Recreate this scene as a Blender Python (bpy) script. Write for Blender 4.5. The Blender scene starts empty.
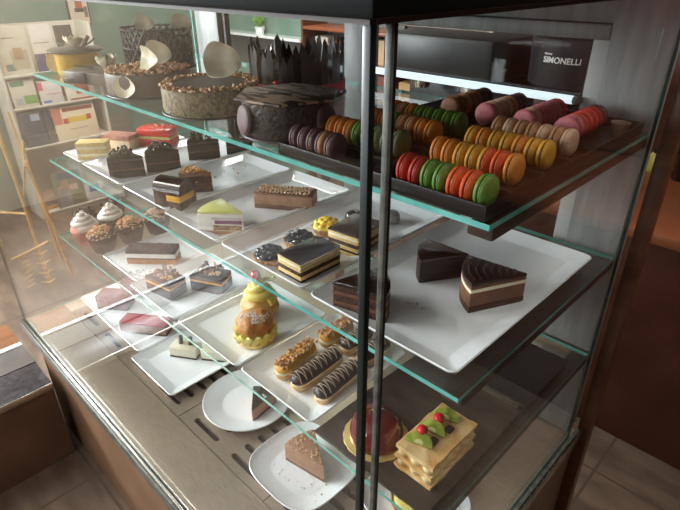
import bpy, bmesh, math, random
from mathutils import Vector, Matrix, noise
random.seed(7)
PI = math.pi
SC = bpy.context.scene
COL = SC.collection

# ------------------------------------------------------------------ materials
def lin(c):
    return tuple(((v/12.92) if v <= .04045 else ((v+.055)/1.055)**2.4) for v in [x/255 for x in c]) + (1,)

def M(name, c1, c2=None, rough=.5, scale=40, bump=0, bscale=None, metal=0, coat=0, sss=0, detail=4, spec=.5, lo=.35, hi=.65, trans=0, stretch=None):
    m = bpy.data.materials.new(name); m.use_nodes = True
    nt = m.node_tree; b = nt.nodes['Principled BSDF']; L = nt.links.new
    b.inputs['Base Color'].default_value = lin(c1)
    b.inputs['Roughness'].default_value = rough
    b.inputs['Metallic'].default_value = metal
    b.inputs['Specular IOR Level'].default_value = spec
    b.inputs['Coat Weight'].default_value = coat
    b.inputs['Coat Roughness'].default_value = .08
    b.inputs['Transmission Weight'].default_value = trans
    if sss:
        b.inputs['Subsurface Weight'].default_value = sss
        b.inputs['Subsurface Radius'].default_value = (.01, .006, .004)
        b.inputs['Subsurface Scale'].default_value = .6
    tc = nt.nodes.new('ShaderNodeTexCoord'); src = tc.outputs['Object']
    if stretch:
        mp = nt.nodes.new('ShaderNodeMapping'); mp.inputs['Scale'].default_value = stretch
        L(src, mp.inputs['Vector']); src = mp.outputs['Vector']
    if c2:
        n = nt.nodes.new('ShaderNodeTexNoise'); n.inputs['Scale'].default_value = scale; n.inputs['Detail'].default_value = detail
        L(src, n.inputs['Vector'])
        r = nt.nodes.new('ShaderNodeValToRGB')
        r.color_ramp.elements[0].position = lo; r.color_ramp.elements[1].position = hi
        r.color_ramp.elements[0].color = lin(c1); r.color_ramp.elements[1].color = lin(c2)
        L(n.outputs['Fac'], r.inputs['Fac']); L(r.outputs['Color'], b.inputs['Base Color'])
    if bump:
        n2 = nt.nodes.new('ShaderNodeTexNoise'); n2.inputs['Scale'].default_value = bscale or scale; n2.inputs['Detail'].default_value = 5
        L(src, n2.inputs['Vector'])
        bp = nt.nodes.new('ShaderNodeBump'); bp.inputs['Strength'].default_value = bump; bp.inputs['Distance'].default_value = .004
        L(n2.outputs['Fac'], bp.inputs['Height']); L(bp.outputs['Normal'], b.inputs['Normal'])
    return m

def glass_pane_mat(name, tint, refl=1.0):
    m = bpy.data.materials.new(name); m.use_nodes = True
    nt = m.node_tree; nt.nodes.clear(); L = nt.links.new
    o = nt.nodes.new('ShaderNodeOutputMaterial'); mix = nt.nodes.new('ShaderNodeMixShader')
    t = nt.nodes.new('ShaderNodeBsdfTransparent'); t.inputs['Color'].default_value = tint
    g = nt.nodes.new('ShaderNodeBsdfGlossy'); g.inputs['Roughness'].default_value = .01
    g.inputs['Color'].default_value = (refl, refl, refl, 1)
    f = nt.nodes.new('ShaderNodeFresnel')
    ge = nt.nodes.new('ShaderNodeNewGeometry'); mr = nt.nodes.new('ShaderNodeMapRange')   # same mirror strength on either face of the pane
    mr.inputs['To Min'].default_value = 1.36; mr.inputs['To Max'].default_value = 1/1.36
    L(ge.outputs['Backfacing'], mr.inputs['Value']); L(mr.outputs[0], f.inputs['IOR'])
    L(f.outputs[0], mix.inputs[0]); L(t.outputs[0], mix.inputs[1]); L(g.outputs[0], mix.inputs[2]); L(mix.outputs[0], o.inputs[0])
    return m

def emit(name, c, s):
    m = bpy.data.materials.new(name); m.use_nodes = True
    b = m.node_tree.nodes['Principled BSDF']
    b.inputs['Base Color'].default_value = lin(c)
    b.inputs['Emission Color'].default_value = lin(c); b.inputs['Emission Strength'].default_value = s
    return m

GL = glass_pane_mat('clear_glass', (.985, .99, .987, 1))
GLS = glass_pane_mat('shelf_glass', (.96, .982, .972, 1))
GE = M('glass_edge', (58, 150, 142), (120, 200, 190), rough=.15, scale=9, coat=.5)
GED = M('glass_edge_shaded', (10, 34, 33), (22, 60, 56), rough=.18, scale=12, coat=.3)  # same edge glass painted dark, for the edges out of the light
WHITE = M('porcelain', (243, 246, 247), rough=.12, coat=.6)
STEEL = M('brushed_steel', (204, 186, 164), (182, 166, 146), rough=.42, scale=30, metal=.65, stretch=(1, 14, 14))
STEELD = M('slotted_steel', (176, 160, 142), (156, 142, 126), rough=.4, scale=30, metal=.65, stretch=(1, 14, 14))
CHROME = M('bright_trim', (210, 208, 200), rough=.18, metal=1)
ALU = M('grey_painted_frame', (150, 152, 148), (126, 128, 126), rough=.42, scale=8, stretch=(6, 6, 1), bump=.1, bscale=30)
GREYM = M('grey_seal', (112, 112, 104), (72, 72, 68), rough=.4, scale=60)
BLACKR = M('dark_top_rail', (7, 18, 17), (4, 9, 9), rough=.4, scale=5, spec=.25)
SEAL = M('black_glass_seal', (10, 16, 16), (14, 30, 29), rough=.35, scale=12)
VOID = M('gap_shade', (30, 27, 25), rough=.6)  # near-black paint stands in for shade in the slots and track gaps
BLK = M('black_plastic', (24, 22, 22), (32, 29, 28), rough=.28, scale=30)
SLATE = M('slate', (58, 49, 45), (76, 65, 59), rough=.38, scale=14, bump=.6, bscale=22, stretch=(1, 3, 1))  # brown tone paints in the reflection seen in the side glass
SLATEB = M('black_slate', (28, 27, 29), (42, 40, 42), rough=.4, scale=14, bump=.6, bscale=22)
CHOC = M('dark_chocolate', (34, 19, 14), (48, 28, 20), rough=.42, scale=40, coat=.1)
CHOCG = M('chocolate_glaze', (30, 18, 15), (40, 24, 19), rough=.12, scale=12, coat=.7)
CHOCS = M('chocolate_sponge', (58, 32, 20), (84, 50, 32), rough=.85, scale=160, bump=1, bscale=220)
CHOCM = M('chocolate_mousse', (104, 66, 45), (120, 79, 55), rough=.6, scale=60, bump=.4, bscale=120)
MILKC = M('milk_chocolate_mousse', (154, 112, 84), (170, 128, 98), rough=.6, scale=60, bump=.5, bscale=140)
CREAM = M('cream', (236, 222, 186), (246, 236, 206), rough=.5, scale=40, sss=.15)
WCREAM = M('white_cream', (240, 232, 220), (248, 243, 234), rough=.45, scale=40, sss=.2)
YCREAM = M('custard_cream', (236, 214, 112), (244, 228, 140), rough=.4, scale=30, sss=.2)
YSPONGE = M('yellow_sponge', (222, 186, 112), (238, 210, 146), rough=.8, scale=150, bump=1, bscale=200)
CARAM = M('caramel', (222, 160, 52), (236, 180, 76), rough=.4, scale=60)
BISC = M('biscuit', (190, 134, 78), (216, 168, 110), rough=.8, scale=120, bump=1, bscale=200)
CHOUX = M('choux_pastry', (208, 158, 92), (238, 206, 150), rough=.55, scale=28, bump=.8, bscale=60)
NUT = M('chopped_nuts', (178, 116, 64), (226, 172, 110), rough=.6, scale=150, bump=.6)
CRUMB = M('caramel_crumble', (236, 178, 138), (250, 212, 178), rough=.7, scale=140, bump=.8)
SUGAR = M('icing_sugar', (236, 230, 224), rough=.9)
GREEN = M('green_glaze', (222, 222, 120), (232, 232, 146), rough=.2, scale=10, coat=.5)
PURPLE = M('berry_jelly', (112, 48, 96), (140, 66, 112), rough=.35, scale=40)
REDG = M('red_glaze', (150, 26, 34), (172, 40, 46), rough=.15, scale=20, coat=.6)
DRED = M('dark_red_glaze', (92, 20, 22), (126, 34, 30), rough=.1, scale=24, coat=.8)
REDC = M('red_jelly', (206, 30, 24), (226, 56, 40), rough=.25, scale=30, coat=.4)
PINKM = M('purple_mousse', (112, 78, 86), (142, 106, 112), rough=.6, scale=70, bump=.4)
PINKC = M('pale_pink_mousse', (190, 150, 132), (206, 168, 150), rough=.6, scale=60)
WCHOC = M('white_chocolate_petal', (250, 234, 198), (253, 242, 214), rough=.4, scale=30)
GOLD = M('gold_board', (222, 190, 110), (236, 208, 138), rough=.3, metal=.5, scale=20)
CHERRY = M('cherry', (214, 22, 30), rough=.12, coat=.7)
KIWI = M('kiwi', (120, 138, 40), (176, 186, 84), rough=.25, scale=60, coat=.4)
KIWIC = M('kiwi_heart', (216, 216, 150), rough=.3, coat=.3)
SEED = M('kiwi_seed', (30, 26, 18), rough=.4)
BLUEB = M('blueberry', (48, 52, 84), (74, 80, 112), rough=.5, scale=60)
GANA = M('piped_ganache', (26, 22, 24), (38, 32, 32), rough=.25, coat=.3)
SILVER = M('grey_marbled_chocolate', (120, 116, 112), (190, 186, 180), rough=.18, scale=40, coat=.5)
PAPERC = M('dark_paper_case', (92, 66, 54), (112, 84, 70), rough=.7, scale=40)
PAPERP = M('pink_paper_case', (206, 120, 108), (222, 144, 130), rough=.7, scale=40)
LEAFD = M('dark_leaf', (58, 78, 40), (86, 106, 58), rough=.5, scale=30)
RIBBON = M('red_ribbon', (196, 28, 36), rough=.3)
PEBBLE = M('pistachio_crumb_side', (118, 108, 84), (168, 148, 112), rough=.7, scale=120, bump=1, bscale=160, lo=.4, hi=.6)
GREYI = M('grey_icing', (112, 100, 88), (128, 114, 100), rough=.5, scale=10)
CBOARD = M('dark_cake_board', (60, 50, 44), rough=.5)

# ------------------------------------------------------------------ mesh helpers
class G:
    """collects geometry of one mesh; several shapes, several material slots"""
    def __init__(s): s.v = []; s.f = []; s.mi = []; s.mats = []
    def _m(s, m):
        if m not in s.mats: s.mats.append(m)
        return s.mats.index(m)
    def add(s, vf, m, T=None):
        v, f = vf; o = len(s.v); i = s._m(m)
        s.v += [tuple(T @ Vector(p)) if T else tuple(p) for p in v]
        s.f += [tuple(o+k for k in q) for q in f]; s.mi += [i]*len(f)
        return s
    def build(s, name, parent=None, loc=None, smooth=True, angle=40):
        me = bpy.data.meshes.new(name); me.from_pydata(s.v, [], s.f)
        for m in s.mats: me.materials.append(m)
        me.polygons.foreach_set('material_index', s.mi); me.update()
        bm = bmesh.new(); bm.from_mesh(me); bmesh.ops.recalc_face_normals(bm, faces=bm.faces[:])
        if smooth:
            for f in bm.faces: f.smooth = True
            for e in bm.edges:
                if len(e.link_faces) == 2 and e.calc_face_angle(0) > math.radians(angle): e.smooth = False
        bm.to_mesh(me); bm.free()
        o = bpy.data.objects.new(name, me); COL.objects.link(o)
        if parent: o.parent = parent
        if loc is not None: o.location = loc
        return o

def T(x=0, y=0, z=0, rz=0, rx=0, ry=0, s=1):
    m = Matrix.Translation((x, y, z)) @ Matrix.Rotation(rz, 4, 'Z') @ Matrix.Rotation(ry, 4, 'Y') @ Matrix.Rotation(rx, 4, 'X')
    if s != 1: m = m @ (Matrix.Diagonal((*s, 1)) if isinstance(s, tuple) else Matrix.Scale(s, 4))
    return m

def bm_out(bm):
    bm.verts.index_update()
    r = ([v.co[:] for v in bm.verts], [[v.index for v in f.verts] for f in bm.faces]); bm.free(); return r

def box(sx, sy, sz, bev=0, seg=2, center=False):
    bm = bmesh.new(); bmesh.ops.create_cube(bm, size=1)
    for v in bm.verts: v.co = Vector((v.co.x*sx, v.co.y*sy, (v.co.z if center else v.co.z+.5)*sz))
    if bev: bmesh.ops.bevel(bm, geom=bm.edges[:], offset=bev, segments=seg, affect='EDGES', profile=.5)
    return bm_out(bm)

def box2(a, b, bev=0):
    v, f = box(b[0]-a[0], b[1]-a[1], b[2]-a[2], bev)
    c = ((a[0]+b[0])/2, (a[1]+b[1])/2, a[2])
    return [(p[0]+c[0], p[1]+c[1], p[2]+c[2]) for p in v], f

def prism(poly, z0, z1, bev=0, seg=2, inset=0):
    if inset:
        cx = sum(p[0] for p in poly)/len(poly); cy = sum(p[1] for p in poly)/len(poly)
        r = max(math.hypot(p[0]-cx, p[1]-cy) for p in poly); k = 1-inset/r
        poly = [(cx+(p[0]-cx)*k, cy+(p[1]-cy)*k) for p in poly]
    bm = bmesh.new()
    vs = [bm.verts.new((x, y, z0)) for x, y in poly]
    f = bm.faces.new(vs)
    r = bmesh.ops.extrude_face_region(bm, geom=[f])
    for g in r['geom']:
        if isinstance(g, bmesh.types.BMVert): g.co.z = z1
    bmesh.ops.recalc_face_normals(bm, faces=bm.faces[:])
    if bev:
        es = [e for e in bm.edges if len(e.link_faces) == 2 and e.calc_face_angle(0) > .5]
        bmesh.ops.bevel(bm, geom=es, offset=bev, segments=seg, affect='EDGES', profile=.5, clamp_overlap=True)
    return bm_out(bm)

def lathe(prof, n=24, fn=None):
    v = []; f = []
    for (r, z) in prof:
        for k in range(n):
            a = 2*PI*k/n; rr = r*(fn(a, z) if fn else 1)
            v.append((rr*math.cos(a), rr*math.sin(a), z))
    for i in range(len(prof)-1):
        for k in range(n):
            a, b = i*n+k, i*n+(k+1) % n
            f.append((a, b, b+n, a+n))
    f.append(tuple(range(n-1, -1, -1))); L = (len(prof)-1)*n; f.append(tuple(range(L, L+n)))
    return v, f

def tube(path, rad, n=8, flat=1):
    path = [Vector(p) for p in path]; v = []; f = []
    up = Vector((0, 0, 1))
    for i, p in enumerate(path):
        d = (path[min(i+1, len(path)-1)]-path[max(i-1, 0)]).normalized()
        a = d.cross(up); a = a.normalized() if a.length > 1e-4 else Vector((1, 0, 0)); b = a.cross(d).normalized()
        r = rad[i] if isinstance(rad, (list, tuple)) else rad
        for k in range(n):
            t = 2*PI*k/n; v.append(tuple(p+a*(r*math.cos(t))+b*(r*flat*math.sin(t))))
    for i in range(len(path)-1):
        for k in range(n):
            x, y = i*n+k, i*n+(k+1) % n; f.append((x, y, y+n, x+n))
    f.append(tuple(range(n-1, -1, -1))); L = (len(path)-1)*n; f.append(tuple(range(L, L+n)))
    return v, f

def blob(rx, ry, rz, amp=0, fr=30, sub=3, seed=0, flatbottom=None):
    bm = bmesh.new(); bmesh.ops.create_icosphere(bm, subdivisions=sub, radius=1)
    for v in bm.verts:
        n = v.co.normalized(); c = Vector((n.x*rx, n.y*ry, n.z*rz))
        if amp: c += n*amp*noise.noise(c*fr+Vector((seed*7.3, seed*3.1, seed)))
        if flatbottom is not None and c.z < flatbottom: c.z = flatbottom
        v.co = c
    return bm_out(bm)

def sphere(r, n=12):
    return lathe([(max(r*math.sin(PI*k/n), r*.02), -r*math.cos(PI*k/n)) for k in range(n+1)], n*2)

def outline(kind, a, b, cr, n=40):
    """plan outline; kind 'rect' rounded rectangle, 'round', 'squircle'"""
    o = []
    if kind == 'rect':
        q = n//4
        for i, (sx, sy) in enumerate(((1, 1), (-1, 1), (-1, -1), (1, -1))):
            for k in range(q):
                t = PI/2*(i+k/(q-1))
                o.append((sx*(a-cr)+cr*math.cos(t), sy*(b-cr)+cr*math.sin(t)))
    else:
        e = 2 if kind == 'round' else 3.4
        for k in range(n):
            t = 2*PI*k/n; c, s = math.cos(t), math.sin(t)
            r = (abs(c)**e+abs(s)**e)**(-1/e)
            o.append((a*r*c, b*r*s))
    return o

def plate_geo(kind, a, b, cr, h, rim, n=48, well=.012):
    prof = [(rim+.012, .0), (rim*.8+.004, .0), (rim*.55, .004), (.0008, h-.002), (0, h), (.002, h+.0016), (rim*.55, h-.0035), (rim, h-.0052), (rim+well, .0065), (rim+well+.006, .006)]
    v = []; f = []
    for ins, z in prof:
        v += [(x, y, z) for x, y in outline(kind, a-ins, b-ins, max(cr-ins*.6, .006), n)]
    n = len(v)//len(prof)
    for i in range(len(prof)-1):
        for k in range(n):
            p, q = i*n+k, i*n+(k+1) % n; f.append((p, q, q+n, p+n))
    f.append(tuple(range(n-1, -1, -1))); L = (len(prof)-1)*n; f.append(tuple(range(L, L+n)))
    return v, f

# ------------------------------------------------------------------ tagging
def tag(o, label, cat, group=None):
    o['label'] = label; o['category'] = cat
    if group: o['group'] = group
    return o
def thing(name, label, cat, loc=(0, 0, 0), rz=0, group=None):
    o = bpy.data.objects.new(name, None); COL.objects.link(o)
    o.location = loc; o.rotation_euler = (0, 0, rz); o.empty_display_size = .02
    return tag(o, label, cat, group)
def struct(o): o['kind'] = 'structure'; return o
def g1(vf, m, Tm=None): return G().add(vf, m, Tm)

# ------------------------------------------------------------------ measures (metres, z = 0 at the deck of the case)
W, D, H = 1.57, .80, 1.03
ZS = {'top': .785, 'mid': .521, 'low': .2645}
YS = {'top': .232, 'mid': .213, 'low': .178}
ST = .004
Z1, Z2, Z3 = [ZS[k]+ST for k in ('top', 'mid', 'low')]      # upper faces of the shelves
PF = .0062                                                  # plate floor above what it stands on
FL = -.5

# ------------------------------------------------------------------ the room
def floor_mat():
    m = M('brown_floor_tiles', (90, 73, 60), (120, 100, 84), rough=.55, scale=5, stretch=(1, 3, 1), detail=8, bump=.1, bscale=20)
    nt = m.node_tree; b = nt.nodes['Principled BSDF']; L = nt.links.new
    tc = nt.nodes.new('ShaderNodeTexCoord'); br = nt.nodes.new('ShaderNodeTexBrick')
    br.inputs['Scale'].default_value = 1; br.offset = 0
    br.inputs['Brick Width'].default_value = 1.24; br.inputs['Row Height'].default_value = 1.24; br.inputs['Mortar Size'].default_value = .005
    mix = nt.nodes.new('ShaderNodeMixRGB'); mix.inputs['Color2'].default_value = lin((84, 68, 56))
    old = b.inputs['Base Color'].links[0].from_socket
    L(tc.outputs['Object'], br.inputs['Vector']); L(br.outputs['Fac'], mix.inputs['Fac']); L(old, mix.inputs['Color1']); L(mix.outputs[0], b.inputs['Base Color'])
    return m
FLOORM = floor_mat()
GREENW = M('green_wall', (116, 138, 124), (100, 124, 112), rough=.6, scale=3, detail=5)
WAINS = M('grey_wainscot', (118, 116, 108), (104, 102, 96), rough=.6, scale=4)
BROWNW = M('brown_wood', (92, 56, 36), (110, 70, 46), rough=.38, scale=5, stretch=(1, 1, 8), detail=6)
BROWND = M('dark_brown_panel', (74, 38, 26), (88, 48, 32), rough=.4, scale=6, detail=6)
REDWOOD = M('reddish_worktop', (118, 64, 38), (136, 78, 48), rough=.35, scale=5, detail=6)
BEIGEB = M('brown_base_panel', (112, 82, 60), (128, 96, 72), rough=.5, scale=5, detail=6)
GRANITE = M('dark_granite', (52, 46, 48), (78, 71, 73), rough=.3, scale=60, detail=8)
GSTONE = M('grey_stone', (98, 90, 86), (86, 79, 76), rough=.5, scale=12)
ORWOOD = M('orange_wood', (120, 76, 46), (140, 92, 58), rough=.45, scale=8, stretch=(8, 1, 1))
DARKW = M('dark_wall', (58, 40, 32), (48, 33, 27), rough=.6, scale=3)
CEIL = M('ceiling_paint', (206, 202, 194), rough=.8)
PLAIN = M('plaster', (196, 180, 158), (184, 168, 148), rough=.8, scale=3)

struct(g1(box2((-4.2, -3.2, FL-.08), (2.2, 2.8, FL)), FLOORM).build('floor'))
struct(g1(box2((-4.2, -3.2, 2.3), (2.2, 2.8, 2.38)), CEIL).build('ceiling'))
wb = G()
wb.add(box2((-4.0, 2.6, .6), (-2.86, 2.75, 2.3)), GREENW)
wb.add(box2((-4.0, 2.6, FL), (-2.86, 2.75, .6)), WAINS)
wb.add(box2((-2.86, 2.6, FL), (2.2, 2.75, 2.3)), DARKW)
struct(wb.build('wall_back'))
# left wall with a long high window
wl = G()
WY0, WY1, WZ0, WZ1 = -3.0, -.35, 1.05, 2.1
wl.add(box2((-4.15, -3.2, FL), (-4.0, WY1, WZ0)), PLAIN); wl.add(box2((-4.15, WY1, FL), (-4.0, 2.75, WZ0)), GREENW)
wl.add(box2((-4.15, -3.2, WZ1), (-4.0, 2.75, 2.3)), PLAIN)
wl.add(box2((-4.15, -3.2, WZ0), (-4.0, WY0, WZ1)), GREENW)
wl.add(box2((-4.15, WY1, WZ0), (-4.0, 2.75, WZ1)), GREENW)
struct(wl.build('wall_left'))
wn = bpy.data.objects.new('window_1', None); COL.objects.link(wn); struct(wn)
wf = G()
for y in (WY0, WY0+1.3, WY1-.05): wf.add(box2((-4.12, y, WZ0), (-4.06, y+.05, WZ1)), ALU)
for z in (WZ0, WZ1-.05): wf.add(box2((-4.12, WY0, z), (-4.06, WY1, z+.05)), ALU)
struct(wf.build('window_frame', wn)); struct(g1(box2((-4.10, WY0+.02, WZ0+.02), (-4.095, WY1-.02, WZ1-.02)), GL).build('window_pane', wn))
struct(g1(box2((2.05, -3.2, FL), (2.2, 2.6, 2.3)), DARKW).build('wall_right'))
wfr = G(); FX0, FX1, FZ0, FZ1 = -3.6, -.2, .75, 2.05
wfr.add(box2((-4.15, -3.35, FL), (2.2, -3.2, FZ0)), DARKW); wfr.add(box2((-4.15, -3.35, FZ1), (2.2, -3.2, 2.3)), DARKW)
wfr.add(box2((-4.15, -3.35, FZ0), (FX0, -3.2, FZ1)), DARKW); wfr.add(box2((FX1, -3.35, FZ0), (2.2, -3.2, FZ1)), DARKW)
struct(wfr.build('wall_front'))
wn2 = bpy.data.objects.new('window_2_fill', None); COL.objects.link(wn2); struct(wn2)  # unseen window, added in the front wall for fill light
wf = G()
for x in (FX0, -1.93, FX1-.05): wf.add(box2((x, -3.30, FZ0), (x+.05, -3.24, FZ1)), ALU)
for z in (FZ0, FZ1-.05): wf.add(box2((FX0, -3.30, z), (FX1, -3.24, z+.05)), ALU)
struct(wf.build('window_frame', wn2)); struct(g1(box2((FX0+.02, -3.28, FZ0+.02), (FX1-.02, -3.275, FZ1-.02)), GL).build('window_pane', wn2))
# white sill ledge on the back wall, door beside it
struct(g1(box2((-3.95, 2.48, .585), (-2.9, 2.6, .605)), WHITE).build('trim_1'))
dr = G(); dr.add(box2((-2.84, 2.57, FL), (-2.80, 2.6, 1.6)), M('white_door_trim', (170, 164, 152), rough=.5))
dr.add(box2((-2.80, 2.58, FL), (-2.0, 2.6, 1.6)), M('grey_door', (92, 94, 92), (80, 82, 80), rough=.4, scale=4))
dr.add(box2((-2.92, 2.57, FL), (-2.84, 2.6, 1.6)), BROWNW)
struct(dr.build('door_1'))
# stone step joined to the left front corner of the case
lg = G()
lg.add(box2((-1.86, -1.5, FL), (-1.395, -.012, -.185)), BEIGEB)
lg.add(box2((-1.545, -1.5, -.185), (-1.387, -.012, -.165), .002), GRANITE)
lg.add(box2((-1.392, -1.5, -.187), (-1.384, -.0125, -.163), .001), CHROME)
lg.add(box2((-1.675, -1.5, -.185), (-1.547, -.012, -.163), .002), GSTONE)
lg.add(box2((-1.70, -1.5, -.185), (-1.677, -.012, -.158), .002), WHITE)
lg.add(box2((-1.87, -1.5, -.185), (-1.702, -.012, -.165), .002), ORWOOD)
lgo = tag(lg.build('stone_ledge'), 'low ledge with dark granite edge and metal strip left of the case front', 'ledge')

# ------------------------------------------------------------------ the display case
case = thing('display_case', 'tall glass pastry display case with steel deck and dark top rail', 'display case')
g1(box2((-W, .02, FL), (-.004, .90, -.03)), BEIGEB).build('base_cabinet', case)
dk = G()
dk.add(box2((-W, 0, -.03), (0, .135, 0), .002), STEEL)
dk.add(box2((-W, .365, -.03), (0, .84, 0), .001), STEEL)
dk.add(box2((-W, .135, -.03), (-1.50, .365, 0), .001), STEEL)
dk.add(box2((-.045, .135, -.03), (0, .365, 0), .001), STEEL)
dk.add(box2((-1.50, .135, -.03), (-.045, .365, -.022)), VOID)
dk.build('steel_deck', case)
lip = G(); lip.add(box2((-W-.004, -.007, -.034), (.004, -.001, .003), .0012), CHROME); lip.add(box2((-W-.004, -.012, -.04), (.004, -.0075, -.008), .0012), GREYM)
lip.build('front_lip', case)
rl = G(); rl.add(box2((.001, .0, -.03), (.009, .84, .006), .0015), GREYM); rl.add(box2((.011, .0, -.034), (.016, .86, .002), .001), CHROME)
for k in range(26): rl.add(box2((.0085, .02+k*.031, -.02), (.0112, .04+k*.031, .0035)), VOID)
rl.build('side_track', case)

def capsule(L, r, n=6):
    o = [(L/2+r*math.cos(t), r*math.sin(t)) for t in [-PI/2+PI*k/n for k in range(n+1)]]
    return o + [(-x, -y) for x, y in o]
def vent(x0, x1):
    g = g1(box2((x0+.0015, .1365, -.012), (x1-.0015, .3635, -.0005)), STEELD)
    o = g.build('vent_panel', case, smooth=False)
    c = G(); nx = 2
    for r in range(5):
        for k in range(nx):
            cx = x0+.095+k*.168; c.add(prism(capsule(.092, .0078, 8), -.03, .02), VOID, T(cx, .166+r*.041, 0))
    co = c.build('cut', smooth=False)
    md = o.modifiers.new('b', 'BOOLEAN'); md.object = co; md.operation = 'DIFFERENCE'; md.solver = 'EXACT'
    dg = bpy.context.evaluated_depsgraph_get(); dg.update()
    me = bpy.data.meshes.new_from_object(o.evaluated_get(dg)); o.modifiers.clear(); o.data = me
    bpy.data.objects.remove(co)
for a, b in ((-1.50, -1.14), (-1.14, -.785), (-.785, -.415), (-.415, -.045)): vent(a, b)

def pane(name, a, b, edge, axis, parent=case, gl=GL):
    """thin glass slab; faces across `axis` are clear, the narrow ones show the edge colour"""
    v, f = box2(a, b); g = G(); big = []; ed = []
    for q in f:
        n = (Vector(v[q[1]])-Vector(v[q[0]])).cross(Vector(v[q[2]])-Vector(v[q[1]]))
        (big if abs(n.normalized()[axis]) > .9 else ed).append(q)
    g.add((v, big), gl); o = len(g.v)
    g.f += [tuple(q) for q in ed]; g.mi += [g._m(edge)]*len(ed)
    return g.build(name, parent, smooth=False)
pane('front_glass', (-W, 0, .001), (-.0081, .006, H), SEAL, 1)
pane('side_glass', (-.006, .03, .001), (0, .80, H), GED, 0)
pane('end_glass', (-W, .007, .001), (-W+.006, .80, H), GE, 0)
pane('corner_glass', (-.0055, .0066, .001), (-.0005, .0223, H), GL, 0)
g1(box2((-.0078, -.001, .001), (.0005, .0063, H), .001), SEAL).build('corner_seal', case)
g1(box2((-.0055, .0225, .001), (.001, .0262, H), .0006), GREYM).build('edge_strip', case)
g1(box2((-.0055, .0264, .001), (.001, .0299, H), .0006), SEAL).build('edge_seal', case)
tp = G(); tp.add(box2((-W-.01, -.012, H), (.012, .87, H+.055), .003), BLACKR)
tp.build('top_rail', case)
g1(box2((-W, -.006, H-.004), (.004, .0, H-.0005)), M('beige_trim_strip', (62, 48, 41), rough=.6)).build('rail_strip', case)
g1(box2((.001, .0, H-.004), (.006, .80, H-.0005)), M('beige_trim_strip_b', (62, 48, 41), rough=.6)).build('rail_strip', case)
# rear frame: posts, rails
LIGHTF = M('white_door_stile', (196, 196, 190), (180, 180, 176), rough=.4, scale=8)
def fr(name, a, b, m=ALU): return g1(box2(a, b, .003), m).build(name, case)
fr('rear_post', (-W, .815, 0), (-1.43, .865, H-.001)); fr('rear_post', (-.82, .815, 0), (-.735, .865, H-.001)); fr('rear_post', (-.122, .815, 0), (-.012, .865, H-.001)); fr('door_stile', (-.160, .838, .031), (-.123, .862, .939), LIGHTF)
fr('rear_rail', (-1.43, .815, .945), (-.82, .86, H-.001)); fr('rear_rail', (-.735, .815, .94), (-.1225, .86, .968)); fr('rear_rail', (-.735, .825, .969), (-.1225, .86, H-.001))
fr('rear_rail', (-1.43, .815, 0), (-.82, .86, .03)); fr('rear_rail', (-.735, .815, 0), (-.1225, .86, .03))
fr('rear_post', (-1.428, .83, .031), (-1.405, .85, .944), BLACKR)
fr('shelf_rail', (-.155, .80, ZS['mid']-.03), (-.008, .8145, ZS['mid']-.005), STEELD); fr('shelf_rail', (-.155, .80, ZS['low']-.03), (-.008, .8145, ZS['low']-.005), STEELD)
fr('shelf_rail', (-.155, .80, ZS['top']-.03), (-.008, .8145, ZS['top']-.005), STEELD)
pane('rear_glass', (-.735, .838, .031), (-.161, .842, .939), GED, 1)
BRACK = M('brown_black_bracket', (58, 44, 36), (46, 36, 30), rough=.4, scale=10)
# side supports below each shelf, seen through the side glass
for k in ('top', 'mid', 'low'):
    z = ZS[k]; fr('shelf_bracket', (-.046, YS[k]+.012, z-.024), (-.0085, .7995, z-ST-.0005), BRACK)
wd = g1(box2((-.004, .87, FL), (.026, .905, H+.05), .002), BROWNW).build('corner_board', case)

# LED lamp along the rear
led = thing('led_tube_lamp', 'long bright white lamp tube across the back of the case', 'lamp', (-.44, .8235, .822))
g1(box2((-.2945, .0095, -.006), (.2845, .0125, .006)), ALU).build('lamp_base', led)
g1(tube([(-.28, 0, 0), (.27, 0, 0)], .0088, 12), emit('lamp_light', (206, 224, 230), 1.15)).build('lamp_tube', led)
for x in (-.2885, .2705): g1(tube([(x, 0, 0), (x+.008, 0, 0)], .0084, 12), ALU).build('end_cap', led)

# glass shelves
SH = {}
for k, lab in (('top', 'topmost glass shelf carrying whole cakes and macaron trays'), ('mid', 'middle glass shelf with long white plates of cake slices'), ('low', 'lowest glass shelf carrying cupcakes, eclairs and slate boards')):
    z = ZS[k]; tag(pane('glass_shelf', (-1.555, YS[k], z-ST), (-.0085, .798, z+ST), GE, 2, None, GLS), lab, 'shelf', None)

# ------------------------------------------------------------------ plates
def rect_plate(x0, x1, y0, y1, z, label, h=.018, rim=.022, cr=.016, name='serving_plate'):
    o = g1(plate_geo('rect', (x1-x0)/2, (y1-y0)/2, cr, h, rim), WHITE).build(name, None, ((x0+x1)/2, (y0+y1)/2, z))
    return tag(o, label, 'plate')
rect_plate(-.345, -.03, .232, .735, Z2, 'large white rectangular plate nearest the corner post with three chocolate slices')
rect_plate(-.632, -.365, .236, .70, Z2, 'white rectangular plate holding tartlets and two black topped layered cakes')
rect_plate(-.872, -.640, .236, .66, Z2, 'white rectangular plate with the yellow green slice and chocolate striped bar')
rect_plate(-1.115, -.882, .246, .66, Z2, 'white rectangular plate under the chocolate slice with yellow band')
rect_plate(-1.39, -1.125, .248, .74, Z2, 'white plate holding dark chocolate slices with curls')
rect_plate(-1.545, -1.398, .25, .62, Z2, 'narrow plate at the far left under the layered cream slice')
rect_plate(-.532, -.298, .186, .49, Z3, 'white plate under the row of eclairs')
rect_plate(-.795, -.54, .184, .47, Z3, 'white plate carrying two cream puffs')
rect_plate(-1.045, -.803, .182, .45, Z3, 'white plate carrying two small caramel chocolate cakes')
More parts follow.
